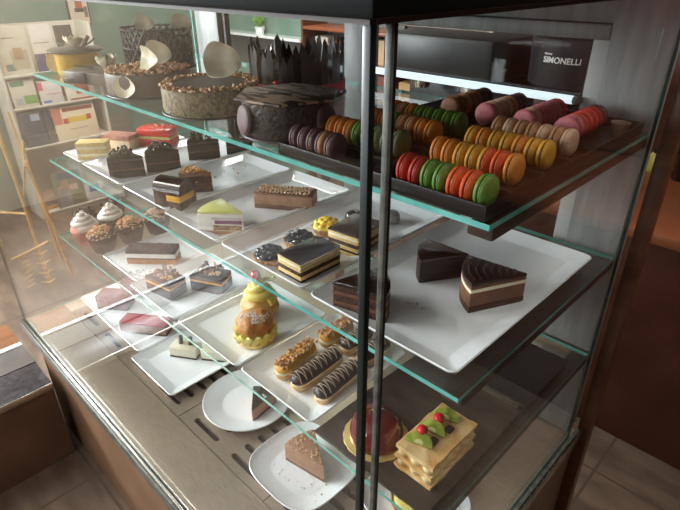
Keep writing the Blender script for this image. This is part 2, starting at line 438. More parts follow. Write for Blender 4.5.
rect_plate(-1.29, -1.055, .21, .45, Z3, 'white plate with scattered crumbs under the cream layered bar', h=.008, rim=.012)
rect_plate(-1.555, -1.10, .186, .45, 0, 'white plate on the deck carrying purple cakes and red topped bar', h=.012)
rect_plate(-1.092, -.846, .154, .43, 0, 'white rectangular plate on the deck with small white slice')
tag(g1(plate_geo('round', .122, .122, 0, .02, .03, well=.02), WHITE).build('round_plate', None, (-.69, .30, 0)), 'round white plate on the steel deck with thin pink slice', 'plate')
tag(g1(plate_geo('squircle', .118, .112, 0, .02, .02, well=.02), WHITE).build('square_plate', None, (-.415, .262, 0)), 'rounded square white plate on the deck with brown mousse slice', 'plate')
tag(g1(plate_geo('squircle', .112, .10, 0, .02, .02, well=.02), WHITE).build('square_plate', None, (-.165, .37, 0)), 'white plate on the deck below the slate, holding a fruit tart', 'plate')
def slate(x0, x1, y0, y1, z, m, label):
    g = G(); n = 60; per = []
    for k in range(n):
        t = k/n*4; s = int(t); u = t-s
        p = [(x0+(x1-x0)*u, y0), (x1, y0+(y1-y0)*u), (x1-(x1-x0)*u, y1), (x0, y1-(y1-y0)*u)][s]
        per.append((p[0]+random.uniform(-.0012, .0012), p[1]+random.uniform(-.0012, .0012)))
    g.add(prism(per, z, z+.006), m); return tag(g.build('slate_board'), label, 'slate board')
slate(-.29, -.028, .19, .515, Z3, SLATE, 'dark slate board under the glazed dome and layered fruit pastry')
slate(-.195, -.028, .535, .735, Z3, SLATEB, 'empty black slate tile at the back of the lowest shelf')

# ------------------------------------------------------------------ layered cakes
def wedge_poly(a0, a1, R, n=10, tip=.004):
    am = math.radians((a0+a1)/2)
    return [(tip*math.cos(math.radians(a0)), tip*math.sin(math.radians(a0))), (0, 0), (tip*math.cos(math.radians(a1)), tip*math.sin(math.radians(a1)))][::-1][:0] + \
        [(0, 0)] + [(R*math.cos(math.radians(a0+(a1-a0)*k/n)), R*math.sin(math.radians(a0+(a1-a0)*k/n))) for k in range(n+1)]
def rect_poly(L, w): return [(-L/2, -w/2), (L/2, -w/2), (L/2, w/2), (-L/2, w/2)]
def cake(name, label, loc, rz, poly, layers, cat='cake', group=None):
    t = thing(name, label, cat, loc, rz, group); z = 0
    for i, l in enumerate(layers):
        pn, th, m = l[:3]; ins = l[3] if len(l) > 3 else 0; bev = l[4] if len(l) > 4 else .0008
        g = G().add(prism(poly, z, z+th, bev, 2, ins), m)
        g.build(pn, t); z += th
    t['_h'] = z
    return t
def height(t): return t['_h']
def part(t, name, g, label=None):
    o = g.build(name, t)
    if label: o['label'] = label
    return o

def scatter(g, n, rx, ry, z, s0, s1, mats, stack=0, inside=None, seed=1, zf=None):
    r = random.Random(seed)
    for i in range(n):
        for _ in range(20):
            x, y = r.uniform(-rx, rx), r.uniform(-ry, ry)
            if inside is None or inside(x, y): break
        s = r.uniform(s0, s1)
        v, f = blob(s, s*r.uniform(.6, 1), s*r.uniform(.5, .9), s*.5, 1/s*.9, 1, i)
        g.add((v, f), r.choice(mats), T(x, y, z+r.uniform(0, stack)+(zf(math.hypot(x, y)) if zf else 0), r.uniform(0, 6), r.uniform(-.5, .5)))
    return g
def in_poly(poly, k=.9):
    cx = sum(p[0] for p in poly)/len(poly); cy = sum(p[1] for p in poly)/len(poly)
    P = [(cx+(x-cx)*k, cy+(y-cy)*k) for x, y in poly]
    def f(x, y):
        c = False; j = len(P)-1
        for i in range(len(P)):
            if (P[i][1] > y) != (P[j][1] > y) and x < (P[j][0]-P[i][0])*(y-P[i][1])/(P[j][1]-P[i][1])+P[i][0]: c = not c
            j = i
        return c
    return f

MZ = Z2+PF; LZ = Z3+PF; DZ = PF
# --- chocolate slices on the corner plate
w = wedge_poly(20, 76, .10)
cake('chocolate_slice', 'dark chocolate slice behind the corner posts, leftmost on the big front plate', (-.288, .240, MZ), 0, w,
     [('sponge', .014, CHOCS, .001), ('cream', .006, CHOCM), ('sponge', .014, CHOCS, .001), ('cream', .006, CHOCM), ('sponge', .010, CHOCS, .001), ('glaze', .009, CHOCG, -.001, .003)])
w = wedge_poly(180, 238, .098)
cake('chocolate_slice', 'glossy dark chocolate slice at the back of the corner plate', (-.182, .502, MZ), 0, w,
     [('sponge', .016, CHOC, .0), ('mousse', .028, CHOC, .0006), ('glaze', .008, CHOCG, -.001, .003)])
w = wedge_poly(186, 244, .112)
t = cake('mousse_slice', 'chocolate mousse slice with a white cream line and dark striped top', (-.062, .498, MZ), 0, w,
     [('sponge', .012, CHOCS, -.001), ('mousse', .027, CHOCM), ('cream', .007, CREAM), ('mousse', .006, CHOCM), ('glaze', .007, CHOC, -.0005, .002)])
g = G()
for k in range(7):
    r0 = .022+k*.013
    g.add(tube([(r0*math.cos(a), r0*math.sin(a), height(t)+.0005) for a in [math.radians(190+q*8.3) for q in range(7)]], .0022, 6, .6), CHOCG)
part(t, 'chocolate_line', g)
g = scatter(G(), 16, .018, .012, .0008, .0008, .0022, [CHOCS, BISC], seed=3)
o = g.build('cake_crumbs', None, (-.19, .352, MZ)); tag(o, 'few brown crumbs on the empty front of the corner plate', 'crumbs'); o['kind'] = 'stuff'
g = scatter(G(), 10, .008, .008, .0008, .001, .003, [YCREAM], seed=4)
o = g.build('cake_crumbs', None, (-.155, .545, MZ)); tag(o, 'small yellow crumbs behind the glossy chocolate slice', 'crumbs'); o['kind'] = 'stuff'

# --- opera cakes
OP = [('sponge', .007, YSPONGE), ('ganache', .005, CHOC, .0006), ('sponge', .008, YSPONGE), ('ganache', .009, CHOCS, .0005), ('sponge', .007, YSPONGE), ('cream', .005, CREAM, .0005), ('sponge', .005, YSPONGE), ('glaze', .004, CHOCG, -.0004, .001)]
cake('opera_cake', 'rectangular layered cake with black mirror top, nearest the front glass', (-.418, .305, MZ), 0, rect_poly(.066, .106), OP)
cake('opera_cake', 'rectangular layered cake with black mirror top beside the corner post', (-.428, .450, MZ), .12, rect_poly(.078, .096), OP)

# --- tartlets
def tartlet(x, y, r, mt, label, n=9, big=False):
    t = thing('tartlet', label, 'tartlet', (x, y, MZ), random.uniform(0, 6))
    fl = lambda a, z: 1+(.045*math.cos(a*18) if z > .004 else .02*math.cos(a*18))
    part(t, 'pastry_shell', g1(lathe([(r*.68, 0), (r*.74, .0015), (r*.92, .016), (r*.93, .018), (r*.84, .0175), (r*.80, .013), (.002, .012)], 54, fl), BISC))
    g = G()
    if big: g.add(blob(r*.86, r*.86, .012, .004, 60, 3, 3, -.001), mt, T(0, 0, .017))
    g.add(blob(r*.78, r*.78, .007, .001, 60, 3, 3, -.001), mt, T(0, 0, .0165))
    for ring, (rr, zz, nn) in enumerate(((r*.66, .0225, n), (r*.38, .0285, n-3), (r*.06, .033, 2))):
        for k in range(nn):
            a = 2*PI*k/nn+ring
            P = [(rr*math.cos(a)+q*.005*math.cos(a+1.9), rr*math.sin(a)+q*.005*math.sin(a+1.9), zz+.002*math.sin(q*1.1)) for q in (-1.6, -.8, 0, .8, 1.6)]
            g.add(tube(P, [.0012, .0046, .0062, .0050, .001], 8), mt)
    part(t, 'piped_topping', g)
tartlet(-.504, .274, .037, GANA, 'small tartlet topped with dark piped ganache, nearer the front glass')
tartlet(-.516, .364, .038, GANA, 'small tartlet topped with dark piped ganache, behind its twin')
tartlet(-.520, .452, .038, M('yellow_piped_cream', (246, 206, 52), (252, 220, 90), rough=.4, sss=.2), 'bright yellow cream tartlet beside the black topped cake', big=True)
for x, y, r, m, lab in ((-.515, .535, .0215, GANA, 'round glossy dark truffle behind the yellow tartlet'), (-.452, .60, .02, SILVER, 'pale grey round truffle seen between the corner posts')):
    t = thing('truffle', lab, 'truffle', (x, y, MZ))
    part(t, 'shell', g1(lathe([(r*.7, 0), (r*.95, r*.25), (r, r*.55), (r*.9, r*1.0), (r*.6, r*1.32), (r*.2, r*1.44), (.0005, r*1.45)], 28), m))
    g = G()
    for k in range(3): g.add(tube([((r*.95)*math.sin(q)*math.cos(k*.5), (r*.95)*math.sin(q)*math.sin(k*.5), r*.55+r*.92*math.cos(q)) for q in [x*.25-.75 for x in range(7)]], .0009, 5), SILVER)
    part(t, 'drizzle', g)

# --- striped caramel bar
L, wd_ = .15, .056
t = cake('chocolate_bar_cake', 'long milk chocolate bar cake with zigzag piping on top', (-.706, .488, MZ), math.radians(33), rect_poly(L, wd_),
         [('sponge', .011, CHOCM, 0, .001), ('mousse', .026, MILKC, 0, .001), ('glaze', .004, CHOCM, -.0004, .0015)])
g = G()
P = []
for k in range(300):
    P.append((-L/2+.006+(L-.012)*k/299+.002*math.sin(k*1.13), (wd_/2-.004)*math.sin(k*.30), height(t)+.001))
g.add(tube([(p[0], p[1], p[2]+.0022) for p in P], .0019, 6), M('piped_chocolate_cream', (206, 164, 122), (226, 190, 150), rough=.5, scale=60)); g.add(tube([(-p[0]+.001, p[1]*.9, p[2]+.0005) for p in P], .0015, 6), CHOC)
part(t, 'zigzag_piping', g)

# --- green mousse slice
w = wedge_poly(172, 221, .104)
t = cake('mousse_slice', 'white mousse slice with pale yellow green glaze and purple centre', (-.645, .313, MZ), 0, w,
         [('biscuit', .008, BISC), ('mousse', .011, WCREAM), ('mousse', .030, WCREAM, 0, .001), ('glaze', .008, GREEN, -.0006, .003)])
a = math.radians(221)
def on_cut(r0, r1, z0, z1, m, depth=.004):
    d = Vector((math.cos(a), math.sin(a), 0)); nrm = Vector((-d.y, d.x, 0))
    P = [d*r0, d*r1, d*r1-nrm*.0, d*r0]
    g = G(); v = [tuple(d*r+nrm*s+Vector((0, 0, z))) for r in (r0, r1) for s in (.0006, -depth) for z in (z0, z1)]
    g.add((v, [(0, 1, 3, 2), (4, 6, 7, 5), (0, 4, 5, 1), (2, 3, 7, 6), (0, 2, 6, 4), (1, 5, 7, 3)]), m); return g
part(t, 'sponge_core', on_cut(.006, .070, .010, .022, M('nutty_sponge', (196, 150, 98), (92, 56, 40), rough=.8, scale=160, bump=1)))
part(t, 'jelly_core', on_cut(.004, .066, .025, .034, PURPLE)); part(t, 'cream_core', on_cut(.004, .072, .036, .041, M('lilac_cream', (214, 190, 196), rough=.5)))

# --- chocolate slice with yellow band
t = thing('chocolate_bar_cake', 'dark chocolate cake slice with yellow caramel band and grey mirror top', 'cake', (-.900, .290, MZ), math.radians(21)); t.scale = (.9, 1, 1.28)
pr = [(-.032, 0), (.032, 0), (.032, .036), (.024, .052), (.006, .060), (-.012, .059), (-.026, .052), (-.032, .042)]
def extr_x(poly, x0, x1, bev=.001):
    v, f = prism(poly, x0, x1, bev); return [(p[2], p[0], p[1]) for p in v], f
part(t, 'chocolate_body', g1(extr_x(pr, -.044, .044), M('marbled_chocolate', (48, 30, 22), (112, 86, 62), rough=.35, scale=45, lo=.5, hi=.75, coat=.3)))
part(t, 'mirror_glaze', g1(([(x, y*1.01, z*1.012) for (x, y, z) in extr_x([(-.0325, .040), (-.026, .0535), (-.012, .0605), (.006, .0615), (.024, .0535), (.0325, .037), (.030, .036), (.022, .050), (.005, .058), (-.011, .057), (-.024, .05), (-.030, .040)], -.0445, .0445, 0)[0]], extr_x([(-.0325, .040), (-.026, .0535), (-.012, .0605), (.006, .0615), (.024, .0535), (.0325, .037), (.030, .036), (.022, .050), (.005, .058), (-.011, .057), (-.024, .05), (-.030, .040)], -.0445, .0445, 0)[1]), CHOCG))
part(t, 'caramel_band', g1(box2((.0, -.0335, .022), (.0455, .025, .034), .001), CARAM))
# --- crumb slice
w = wedge_poly(190, 238, .085)
t = cake('chocolate_slice', 'brown chocolate slice topped with golden crumbs, behind the yellow band slice', (-.925, .415, MZ), 0, w,
         [('sponge', .02, CHOCS), ('cream', .005, CHOCM), ('sponge', .02, CHOCS), ('cream', .012, M('mocha_cream', (128, 92, 66), (150, 112, 84), rough=.6), 0, .002)])
part(t, 'crumb_topping', scatter(G(), 90, .09, .09, height(t), .002, .0042, [CRUMB, BISC, CARAM], .003, in_poly(w, .92), 5))
g = scatter(G(), 26, .03, .05, .0006, .0006, .0016, [BISC, YCREAM], seed=9)
o = g.build('cake_crumbs', None, (-.945, .52, MZ)); tag(o, 'pale crumbs on the white plate behind the crumb topped slice', 'crumbs'); o['kind'] = 'stuff'

# --- chocolate slices with curls
def curl_slice(x, y, lab, sd):
    w = wedge_poly(188, 242, .098)
    t = cake('chocolate_slice', lab, (x, y, MZ), 0, w, [('sponge', .021, CHOC), ('cream', .005, CHOCM, .0005), ('sponge', .023, CHOC), ('glaze', .012, CHOCG, -.0006, .003)])
    r = random.Random(sd); g = G()
    for k in range(22):
        aa = math.radians(r.uniform(194, 236)); rr = r.uniform(.03, .088)
        cx, cy = rr*math.cos(aa), rr*math.sin(aa); th = r.uniform(0, 6); R0 = r.uniform(.005, .009)
        P = [(cx+R0*math.cos(th+q*.6)*(1-q*.08), cy+R0*math.sin(th+q*.6)*.6, height(t)+.001+q*.0026) for q in range(8)]
        g.add(tube(P, [.0015]+[.0042]*6+[.001], 6, .45), r.choice([CHOCG, CHOC, CHOCG]))
    part(t, 'chocolate_curls', g)
curl_slice(-1.172, .348, 'dark chocolate slice with curls at the front corner of its plate', 1)
curl_slice(-1.152, .452, 'dark chocolate slice with curls, second from the front of its plate', 2)
curl_slice(-1.16, .598, 'dark chocolate slice with curls at the back of its plate', 3)
cake('chocolate_slice', 'dark chocolate slice without curls, half hidden behind the top shelf edge', (-1.13, .705, MZ), 0, wedge_poly(190, 240, .085), [('sponge', .02, CHOC), ('cream', .005, CHOCM), ('sponge', .02, CHOC), ('glaze', .006, CHOCG)])
# --- far left slices
cake('cream_slice', 'yellow layered cream slice at the far left of the middle shelf', (-1.442, .316, MZ), .9, rect_poly(.092, .05),
     [('sponge', .014, YSPONGE), ('cream', .008, CREAM), ('sponge', .014, YSPONGE), ('cream', .008, CREAM), ('sponge', .012, YSPONGE)])
cake('cream_slice', 'pink topped cream slab behind the yellow layered slice', (-1.482, .425, MZ), .5, rect_poly(.10, .055),
     [('mousse', .034, M('pale_mousse', (226, 200, 170), rough=.6)), ('sponge', .016, M('pink_cocoa_top', (160, 100, 84), (186, 130, 112), rough=.8, scale=90, bump=.8))])
t = cake('jelly_cake', 'bright red jelly cake with golden crumbs near the left end', (-1.425, .53, MZ), .6, rect_poly(.12, .07),
     [('jelly', .03, REDC, 0, .004), ('sponge', .008, YSPONGE), ('jelly', .026, REDC, 0, .006)])
part(t, 'crumb_topping', scatter(G(), 30, .055, .03, height(t), .002, .004, [CRUMB, REDC], .002, None, 12))

# ------------------------------------------------------------------ lowest shelf
RSPR = M('red_sprinkle', (150, 44, 52), rough=.6)
def cupcake(x, y, kind, label, r=.047):
    t = thing('cupcake', label, 'cupcake', (x, y, Z3), random.uniform(0, 6))
    pl = lambda a, z: 1+.035*math.cos(a*28)
    part(t, 'paper_case', g1(lathe([(r*.66, 0), (r*.68, .001), (r*.92, .042), (r*.93, .044), (r*.86, .043), (.002, .04)], 112, pl), PAPERP if kind == 'swirl_pink' else PAPERC))
    part(t, 'cake_dome', g1(lathe([(r*.84, .034), (r*.97, .044), (r*1.02, .051), (r*.9, .062), (r*.6, .069), (r*.2, .072), (.001, .072)], 32), CHOCS if kind != 'swirl_pink' else PAPERP))
    if kind == 'crumble':
        dz = lambda q: .0725-.021*(q/(r*.98))**2.4
        g = scatter(G(), 170, r*.95, r*.95, .001, .003, .0062, [CRUMB, BISC, NUT, CRUMB], .004, lambda a, b: a*a+b*b < (r*.95)**2, int(abs(x*1000)), dz)
        scatter(g, 60, r*.6, r*.6, .005, .003, .0062, [CRUMB, BISC, NUT], .005, lambda a, b: a*a+b*b < (r*.6)**2, 5, dz)
        part(t, 'crumb_topping', g)
    elif kind.startswith('swirl'):
        g = G(); g.add(lathe([(r*.86, .058), (r*.7, .07), (r*.45, .09), (.002, .104)], 20), WCREAM)
        P = []; R = []
        for k in range(110):
            u = k/109; aa = u*2*PI*3.6; rr = r*.84*(1-u)**.8
            P.append((rr*math.cos(aa), rr*math.sin(aa), .060+.05*u)); R.append(.0105*(1-u*.55))
        v, f = tube(P, R, 12); g.add((v, f), WCREAM)
        part(t, 'cream_swirl', g)
        part(t, 'red_crumbs', scatter(G(), 46, r*.75, r*.75, .006, .0014, .003, [REDG, RSPR], .004, lambda a, b: a*a+b*b < (r*.72)**2, 3, lambda q: .060+.05*(1-min(.99, q/(r*.86))**1.25)))
    else:
        g = G(); r_ = random.Random(int(abs(y*1000)))
        for k in range(46):
            aa = r_.uniform(0, 6.3); rr = r*.85*math.sqrt(r_.random()); th = r_.uniform(0, 3)
            g.add(tube([(rr*math.cos(aa)-.007*math.cos(th), rr*math.sin(aa)-.007*math.sin(th), .066), (rr*math.cos(aa), rr*math.sin(aa), .072+.008*r_.random()), (rr*math.cos(aa)+.007*math.cos(th), rr*math.sin(aa)+.007*math.sin(th), .068)], [.001, .003, .001], 5), CHOC)
        part(t, 'chocolate_shavings', g)
cupcake(-1.425, .225, 'swirl_pink', 'cupcake in pink paper with a white cream swirl and red crumbs', .044)
cupcake(-1.43, .318, 'swirl', 'cupcake in brown paper topped with a white cream swirl, behind the pink one', .044)
cupcake(-1.333, .240, 'crumble', 'crumble topped cupcake in brown paper nearest the front glass', .045)
cupcake(-1.335, .334, 'crumble', 'crumble topped cupcake just behind the front crumble cupcake', .045)
cupcake(-1.513, .262, 'choc', 'chocolate topped cupcake at the far left, behind the pink paper cupcake', .040)
cupcake(-1.513, .358, 'choc', 'chocolate topped cupcake at the back left of the cupcake group', .040)
cupcake(-1.335, .430, 'crumble', 'cupcake half hidden behind the shelf edge at the back of the group', .044)

t = cake('cream_slice', 'long bar of brown and cream layers with dark cocoa crumb top', (-1.142, .312, Z3+.0042), math.radians(42), rect_poly(.15, .05),
         [('sponge', .018, M('caramel_sponge', (176, 120, 74), (196, 142, 94), rough=.8, scale=140, bump=1)), ('mousse', .004, CHOCM), ('cream', .014, WCREAM), ('cocoa_top', .013, M('cocoa', (60, 38, 28), (84, 56, 42), rough=.9, scale=150, bump=1.5, bscale=220))])
part(t, 'cocoa_crumbs', scatter(G(), 110, .073, .023, height(t), .0015, .0034, [CHOC, CHOCS], .001, None, 6))
g = scatter(G(), 40, .03, .03, .0012, .001, .0024, [CHOC, CHOCS], seed=11); o = g.build('cake_crumbs', None, (-1.10, .245, Z3+.0052)); tag(o, 'dark cocoa crumbs on the plate in front of the cream layered bar', 'crumbs'); o['kind'] = 'stuff'

CAR = [('sponge', .016, CHOCS), ('mousse', .013, CHOC), ('caramel', .006, CARAM), ('mousse', .008, CHOCM), ('glaze', .005, CHOC, 0, .0015)]
def decor(t, kind):
    h = height(t); g = G()
    for k in range(4):
        g.add(blob(.011, .010, .008, .003, 90, 2, k), CHOCM, T(-.028+k*.008, .006*(-1)**k, h+.004))
    part(t, 'chocolate_truffle', g)
    part(t, 'nut_crumble', scatter(G(), 36, .016, .011, h+.002, .002, .004, [CARAM, YSPONGE, BISC], .006, None, 8)).location = (.018, -.008, 0)
    g = scatter(G(), 26, .014, .010, h+.004, .003, .006, [CHOC, MILKC, NUT], .016, None, 9); o = part(t, 'nut_cluster', g); o.location = (.014, .016, 0)
    if kind:
        for k, (x, ry) in enumerate(((-.012, .5), (-.004, .25))):
            part(t, 'striped_stick', g1(tube([(x, .016, h), (x-.012*ry, .018, h+.028)], .0028, 8), SILVER))
    else:
        for k, (x, y, z) in enumerate(((-.03, .018, 0), (-.019, .022, 0), (-.025, .026, .007))):
            part(t, 'blueberry', g1(sphere(.0065, 8), BLUEB, T(x, y, h+.0065+z)))
t = cake('caramel_cake', 'caramel chocolate cake with striped sticks and nut topping', (-.955, .246, LZ), math.radians(15), [(-.05, -.022), (.05, -.03), (.05, .03), (-.03, .036)], CAR); decor(t, 1)
t = cake('caramel_cake', 'caramel chocolate cake topped with blueberries and nuts', (-.880, .345, LZ), math.radians(28), [(-.05, -.026), (.05, -.03), (.05, .03), (-.04, .034)], CAR); decor(t, 0)

# cream puffs
def petal_part(t, name, m, Tm, L=.03, w=.014, cup=.5):
    v = []; f = []
    for i in range(7):
        for j in range(5):
            u = i/6; s = (j/4-.5)*2; ww = w*math.sin(PI*min(1, .12+u*.86))**.7
            v.append((s*ww, u*L, cup*L*(u*u*.8+s*s*.4)))
    for i in range(6):
        for j in range(4): a = i*5+j; f.append((a, a+1, a+6, a+5))
    n = len(v); v += [(x, y, z-.0018) for x, y, z in v]; f += [tuple(n+k for k in reversed(q)) for q in f]
    ring = [j for j in range(5)]+[i*5+4 for i in range(1, 7)]+[30+j for j in range(3, -1, -1)]+[i*5 for i in range(5, 0, -1)]
    for a, b in zip(ring, ring[1:]+ring[:1]): f.append((a, b, b+n, a+n))
    return part(t, name, g1((v, f), m, Tm))
t = thing('cream_puff', 'cream puff with tall yellow cream swirl and a red cherry', 'cream puff', (-.680, .362, LZ))
part(t, 'choux_bun', g1(blob(.050, .050, .034, .006, 34, 4, 2, -.028), CHOUX, T(0, 0, .028)))
g = G(); g.add(lathe([(.034, .045), (.03, .065), (.018, .09), (.004, .106)], 20), YCREAM); P = []; R = []
for k in range(96):
    u = k/95; aa = u*2*PI*3.2; rr = .035*(1-u)**.75; P.append((rr*math.cos(aa), rr*math.sin(aa), .050+.056*u)); R.append(.0125*(1-.5*u))
g.add(tube(P, R, 10), YCREAM)
part(t, 'cream_swirl', g)
part(t, 'cherry', g1(sphere(.0125, 10), CHERRY, T(.0, -.006, .118)))
petal_part(t, 'white_chocolate_petal', WCHOC, T(-.012, .004, .1, 1.9, 0), .034, .011, .4); petal_part(t, 'leaf', KIWI, T(.012, .006, .1, -1.0, 0), .034, .011, .5)
t = thing('cream_puff', 'sugar dusted choux bun filled with yellow cream, nearest the glass', 'cream puff', (-.597, .284, LZ))
part(t, 'bun_base', g1(blob(.045, .045, .018, .003, 40, 3, 5, -.012), CHOUX, T(0, 0, .012)))
g = G(); g.add(blob(.043, .043, .016, .004, 50, 3, 6), YCREAM, T(0, 0, .03))
for k in range(14):
    aa = 2*PI*k/14; g.add(tube([(.030*math.cos(aa), .030*math.sin(aa), .018), (.046*math.cos(aa+.2), .046*math.sin(aa+.2), .026), (.044*math.cos(aa+.45), .044*math.sin(aa+.45), .038), (.03*math.cos(aa+.6), .03*math.sin(aa+.6), .044)], [.005, .009, .009, .005], 8), YCREAM)
part(t, 'cream_filling', g)
part(t, 'bun_top', g1(blob(.046, .046, .026, .006, 44, 4, 8, -.008), M('browned_choux', (176, 112, 52), (214, 156, 88), rough=.55, scale=28, bump=.8, bscale=60), T(0, 0, .053)))
part(t, 'icing_sugar', scatter(G(), 420, .036, .036, 0, .0008, .0019, [SUGAR], 0, lambda a, b: a*a+b*b < .0335**2, 15))
sg = [o for o in t.children if o.name.startswith('icing')][0]; sg['kind'] = 'stuff'
vs = sg.data.vertices
for v in vs:
    q = min(.99, (v.co.x**2+v.co.y**2)/.046**2); v.co.z += .053+.0265*math.sqrt(1-q)

# eclairs
def eclair(a, b, kind, label, r=.0205):
    a = Vector((*a, 0)); b = Vector((*b, 0)); d = b-a; L = d.length
    t = thing('eclair', label, 'eclair', ((a.x+b.x)/2, (a.y+b.y)/2, LZ), math.atan2(d.y, d.x))
    def body(rr, z, amp, z0, z1, m, nm, lx=1.0, clip=None, seed=1):
        v = []; f = []; n = 28; K = 26
        for i in range(K+1):
            u = -1+2*i/K; x = u*L/2*lx; s = max(.04, (1-abs(u)**7)**.5)
            for k in range(n):
                q = 2*PI*k/n; p = Vector((x, rr*s*math.cos(q), rr*.82*s*math.sin(q)))
                p += Vector((0, math.cos(q), math.sin(q)))*amp*noise.noise(p*60+Vector((seed*9, seed, 0)))
                p.z = max(z0, min(z1, p.z)); v.append((p.x, p.y, p.z+z))
        for i in range(K):
            for k in range(n): x_, y_ = i*n+k, i*n+(k+1) % n; f.append((x_, y_, y_+n, x_+n))
        f.append(tuple(range(n-1, -1, -1))); f.append(tuple(range(K*n, K*n+n)))
        return part(t, nm, g1((v, f), m))
    sd = int(abs(a.x*999))
    body(r, r*.62, .003, -r*.62, r*.12, CHOUX, 'choux_base', 1, None, sd)
    body(r*.94, r*.86, .002, -r*.25, r*.2, CREAM, 'cream_filling', .985, None, sd+1)
    if kind == 'nut':
        body(r*.95, r*1.15, .003, -r*.15, r, CARAM, 'caramel_glaze', .98, None, sd+2)
        part(t, 'nut_topping', scatter(G(), 210, L*.47, r*.78, r*1.72, .0022, .005, [NUT, BISC, CRUMB, NUT], .006, None, sd))
    else:
        body(r*.97, r*1.12, .001, -r*.2, r, CHOUX, 'choux_lid', .99, None, sd+2)
        body(r*1.02, r*1.16, .0006, -r*.05, r, CHOC, 'chocolate_glaze', 1.0, None, sd+3)
        g = G()
        n = int(L/.008)
        for k in range(n):
            x = -L/2+.008+k*(L-.016)/(n-1)
            g.add(tube([(x+(.004 if (k % 2) else -.004)*math.sin(q)+.003*q, r*.98*math.sin(q), r*1.16+r*.845*math.cos(q)) for q in [-1.25+.25*j for j in range(11)]], .0007, 5), M_ZZ)
        part(t, 'icing_zigzag', g)
M_ZZ = M('pale_icing_line', (196, 172, 150), rough=.5)
eclair((-.448, .228), (-.468, .352), 'nut', 'eclair topped with chopped nuts, nearest the cream puffs')
eclair((-.398, .228), (-.405, .376), 'choc', 'chocolate eclair with pale zigzag icing, middle of the front three')
eclair((-.333, .236), (-.347, .372), 'choc', 'chocolate eclair with pale zigzag icing, beside the corner post')
eclair((-.462, .372), (-.460, .472), 'nut', 'nut topped eclair in the back row')
eclair((-.412, .388), (-.406, .478), 'choc', 'chocolate eclair in the back row beside the nut topped one')
eclair((-.355, .386), (-.352, .478), 'choc', 'chocolate eclair in the back row behind the corner post')

# glazed dome and mille-feuille on the slate
ZSL = Z3+.006
t = thing('dome_cake', 'dark red glazed dome cake on a scalloped gold board', 'cake', (-.196, .262, ZSL))
part(t, 'gold_board', g1(lathe([(.061, 0), (.062, .0006), (.061, .0014), (.001, .0014)], 72, lambda a, z: 1+.025*abs(math.cos(a*9))), GOLD))
part(t, 'glazed_dome', g1(lathe([(.049, .0015), (.0515, .004), (.051, .018), (.047, .034), (.039, .047), (.026, .056), (.012, .060), (.0005, .061)], 48), DRED))
part(t, 'gold_tab', g1(box2((.05, .02, 0), (.078, .034, .0012), .0004), GOLD))
petal_part(t, 'leaf', KIWI, T(-.004, -.012, .0585, .6), .014, .005, .2)
CUST = M('pastry_custard', (236, 208, 140), (244, 222, 166), rough=.45, scale=40, sss=.15)
t = thing('mille_feuille', 'layered puff pastry slice with cream, kiwi and red berries on top', 'pastry', (-.087, .301, ZSL))
def pastry(z, h, sx, sy, sd):
    bm = bmesh.new(); bmesh.ops.create_cube(bm, size=1); bmesh.ops.subdivide_edges(bm, edges=bm.edges[:], cuts=9, use_grid_fill=True)
    for v in bm.verts:
        c = Vector((v.co.x*sx, v.co.y*sy, v.co.z*h)); n = noise.noise_vector(c*70+Vector((sd*5, 0, 0)))
        v.co = c+n*.0022+Vector((0, 0, z+h/2))
    return bm_out(bm)
SX, SY = .078, .138
for k, (z, h) in enumerate(((.0, .008), (.023, .007), (.047, .008))):
    part(t, 'puff_pastry', g1(pastry(z+.0022, h, SX, SY, k), CHOUX))
for k, z in enumerate((.0165, .039)):
    g = G(); g.add(box2((-SX/2+.008, -SY/2+.008, z-.0085), (SX/2-.008, SY/2-.008, z+.0095)), CUST)
    for s in (-1, 1):
        for j in range(6): g.add(blob(.0125, .0125, .0095, .001, 60, 2, j), CUST, T(s*(SX/2-.012), -SY/2+.012+j*(SY-.024)/5, z))
    for s in (-1, 1):
        for j in range(3): g.add(blob(.0125, .0125, .0095, .001, 60, 2, j), CUST, T(-SX/2+.012+j*(SX-.024)/2, s*(SY/2-.012), z))
    part(t, 'piped_cream', g)
def kiwi(t, y, rz, z=.0585):
    o = [(.0245*math.cos(q), .0245*math.sin(q)) for q in [PI*k/16 for k in range(17)]]
    g = G(); Tm = T(-.008, y, z, rz, .25)
    g.add(prism(o, 0, .006, .0012), KIWI, Tm)
    g.add(prism([(x*.3, y_*.3) for x, y_ in o], .0055, .0064), KIWIC, Tm)
    for k in range(9):
        q = PI*(k+.5)/9; g.add(blob(.0011, .0007, .0005, 0, 1, 1), SEED, Tm @ T(.0112*math.cos(q), .0112*math.sin(q), .0061, q))
    part(t, 'kiwi_slice', g)
kiwi(t, -.046, .3); kiwi(t, -.008, .2); kiwi(t, .034, .4)
for k, (x, y) in enumerate(((-.018, -.022), (-.014, .022))): part(t, 'red_berry', g1(blob(.0105, .0105, .0105, .0006, 200, 3, k), CHERRY, T(x, y, .0685)))
part(t, 'chocolate_piece', g1(box2((.0, -.030, .0575), (.014, -.014, .064), .002), CHOC)); part(t, 'chocolate_piece', g1(box2((.004, .012, .0575), (.018, .028, .064), .002), CHOC))

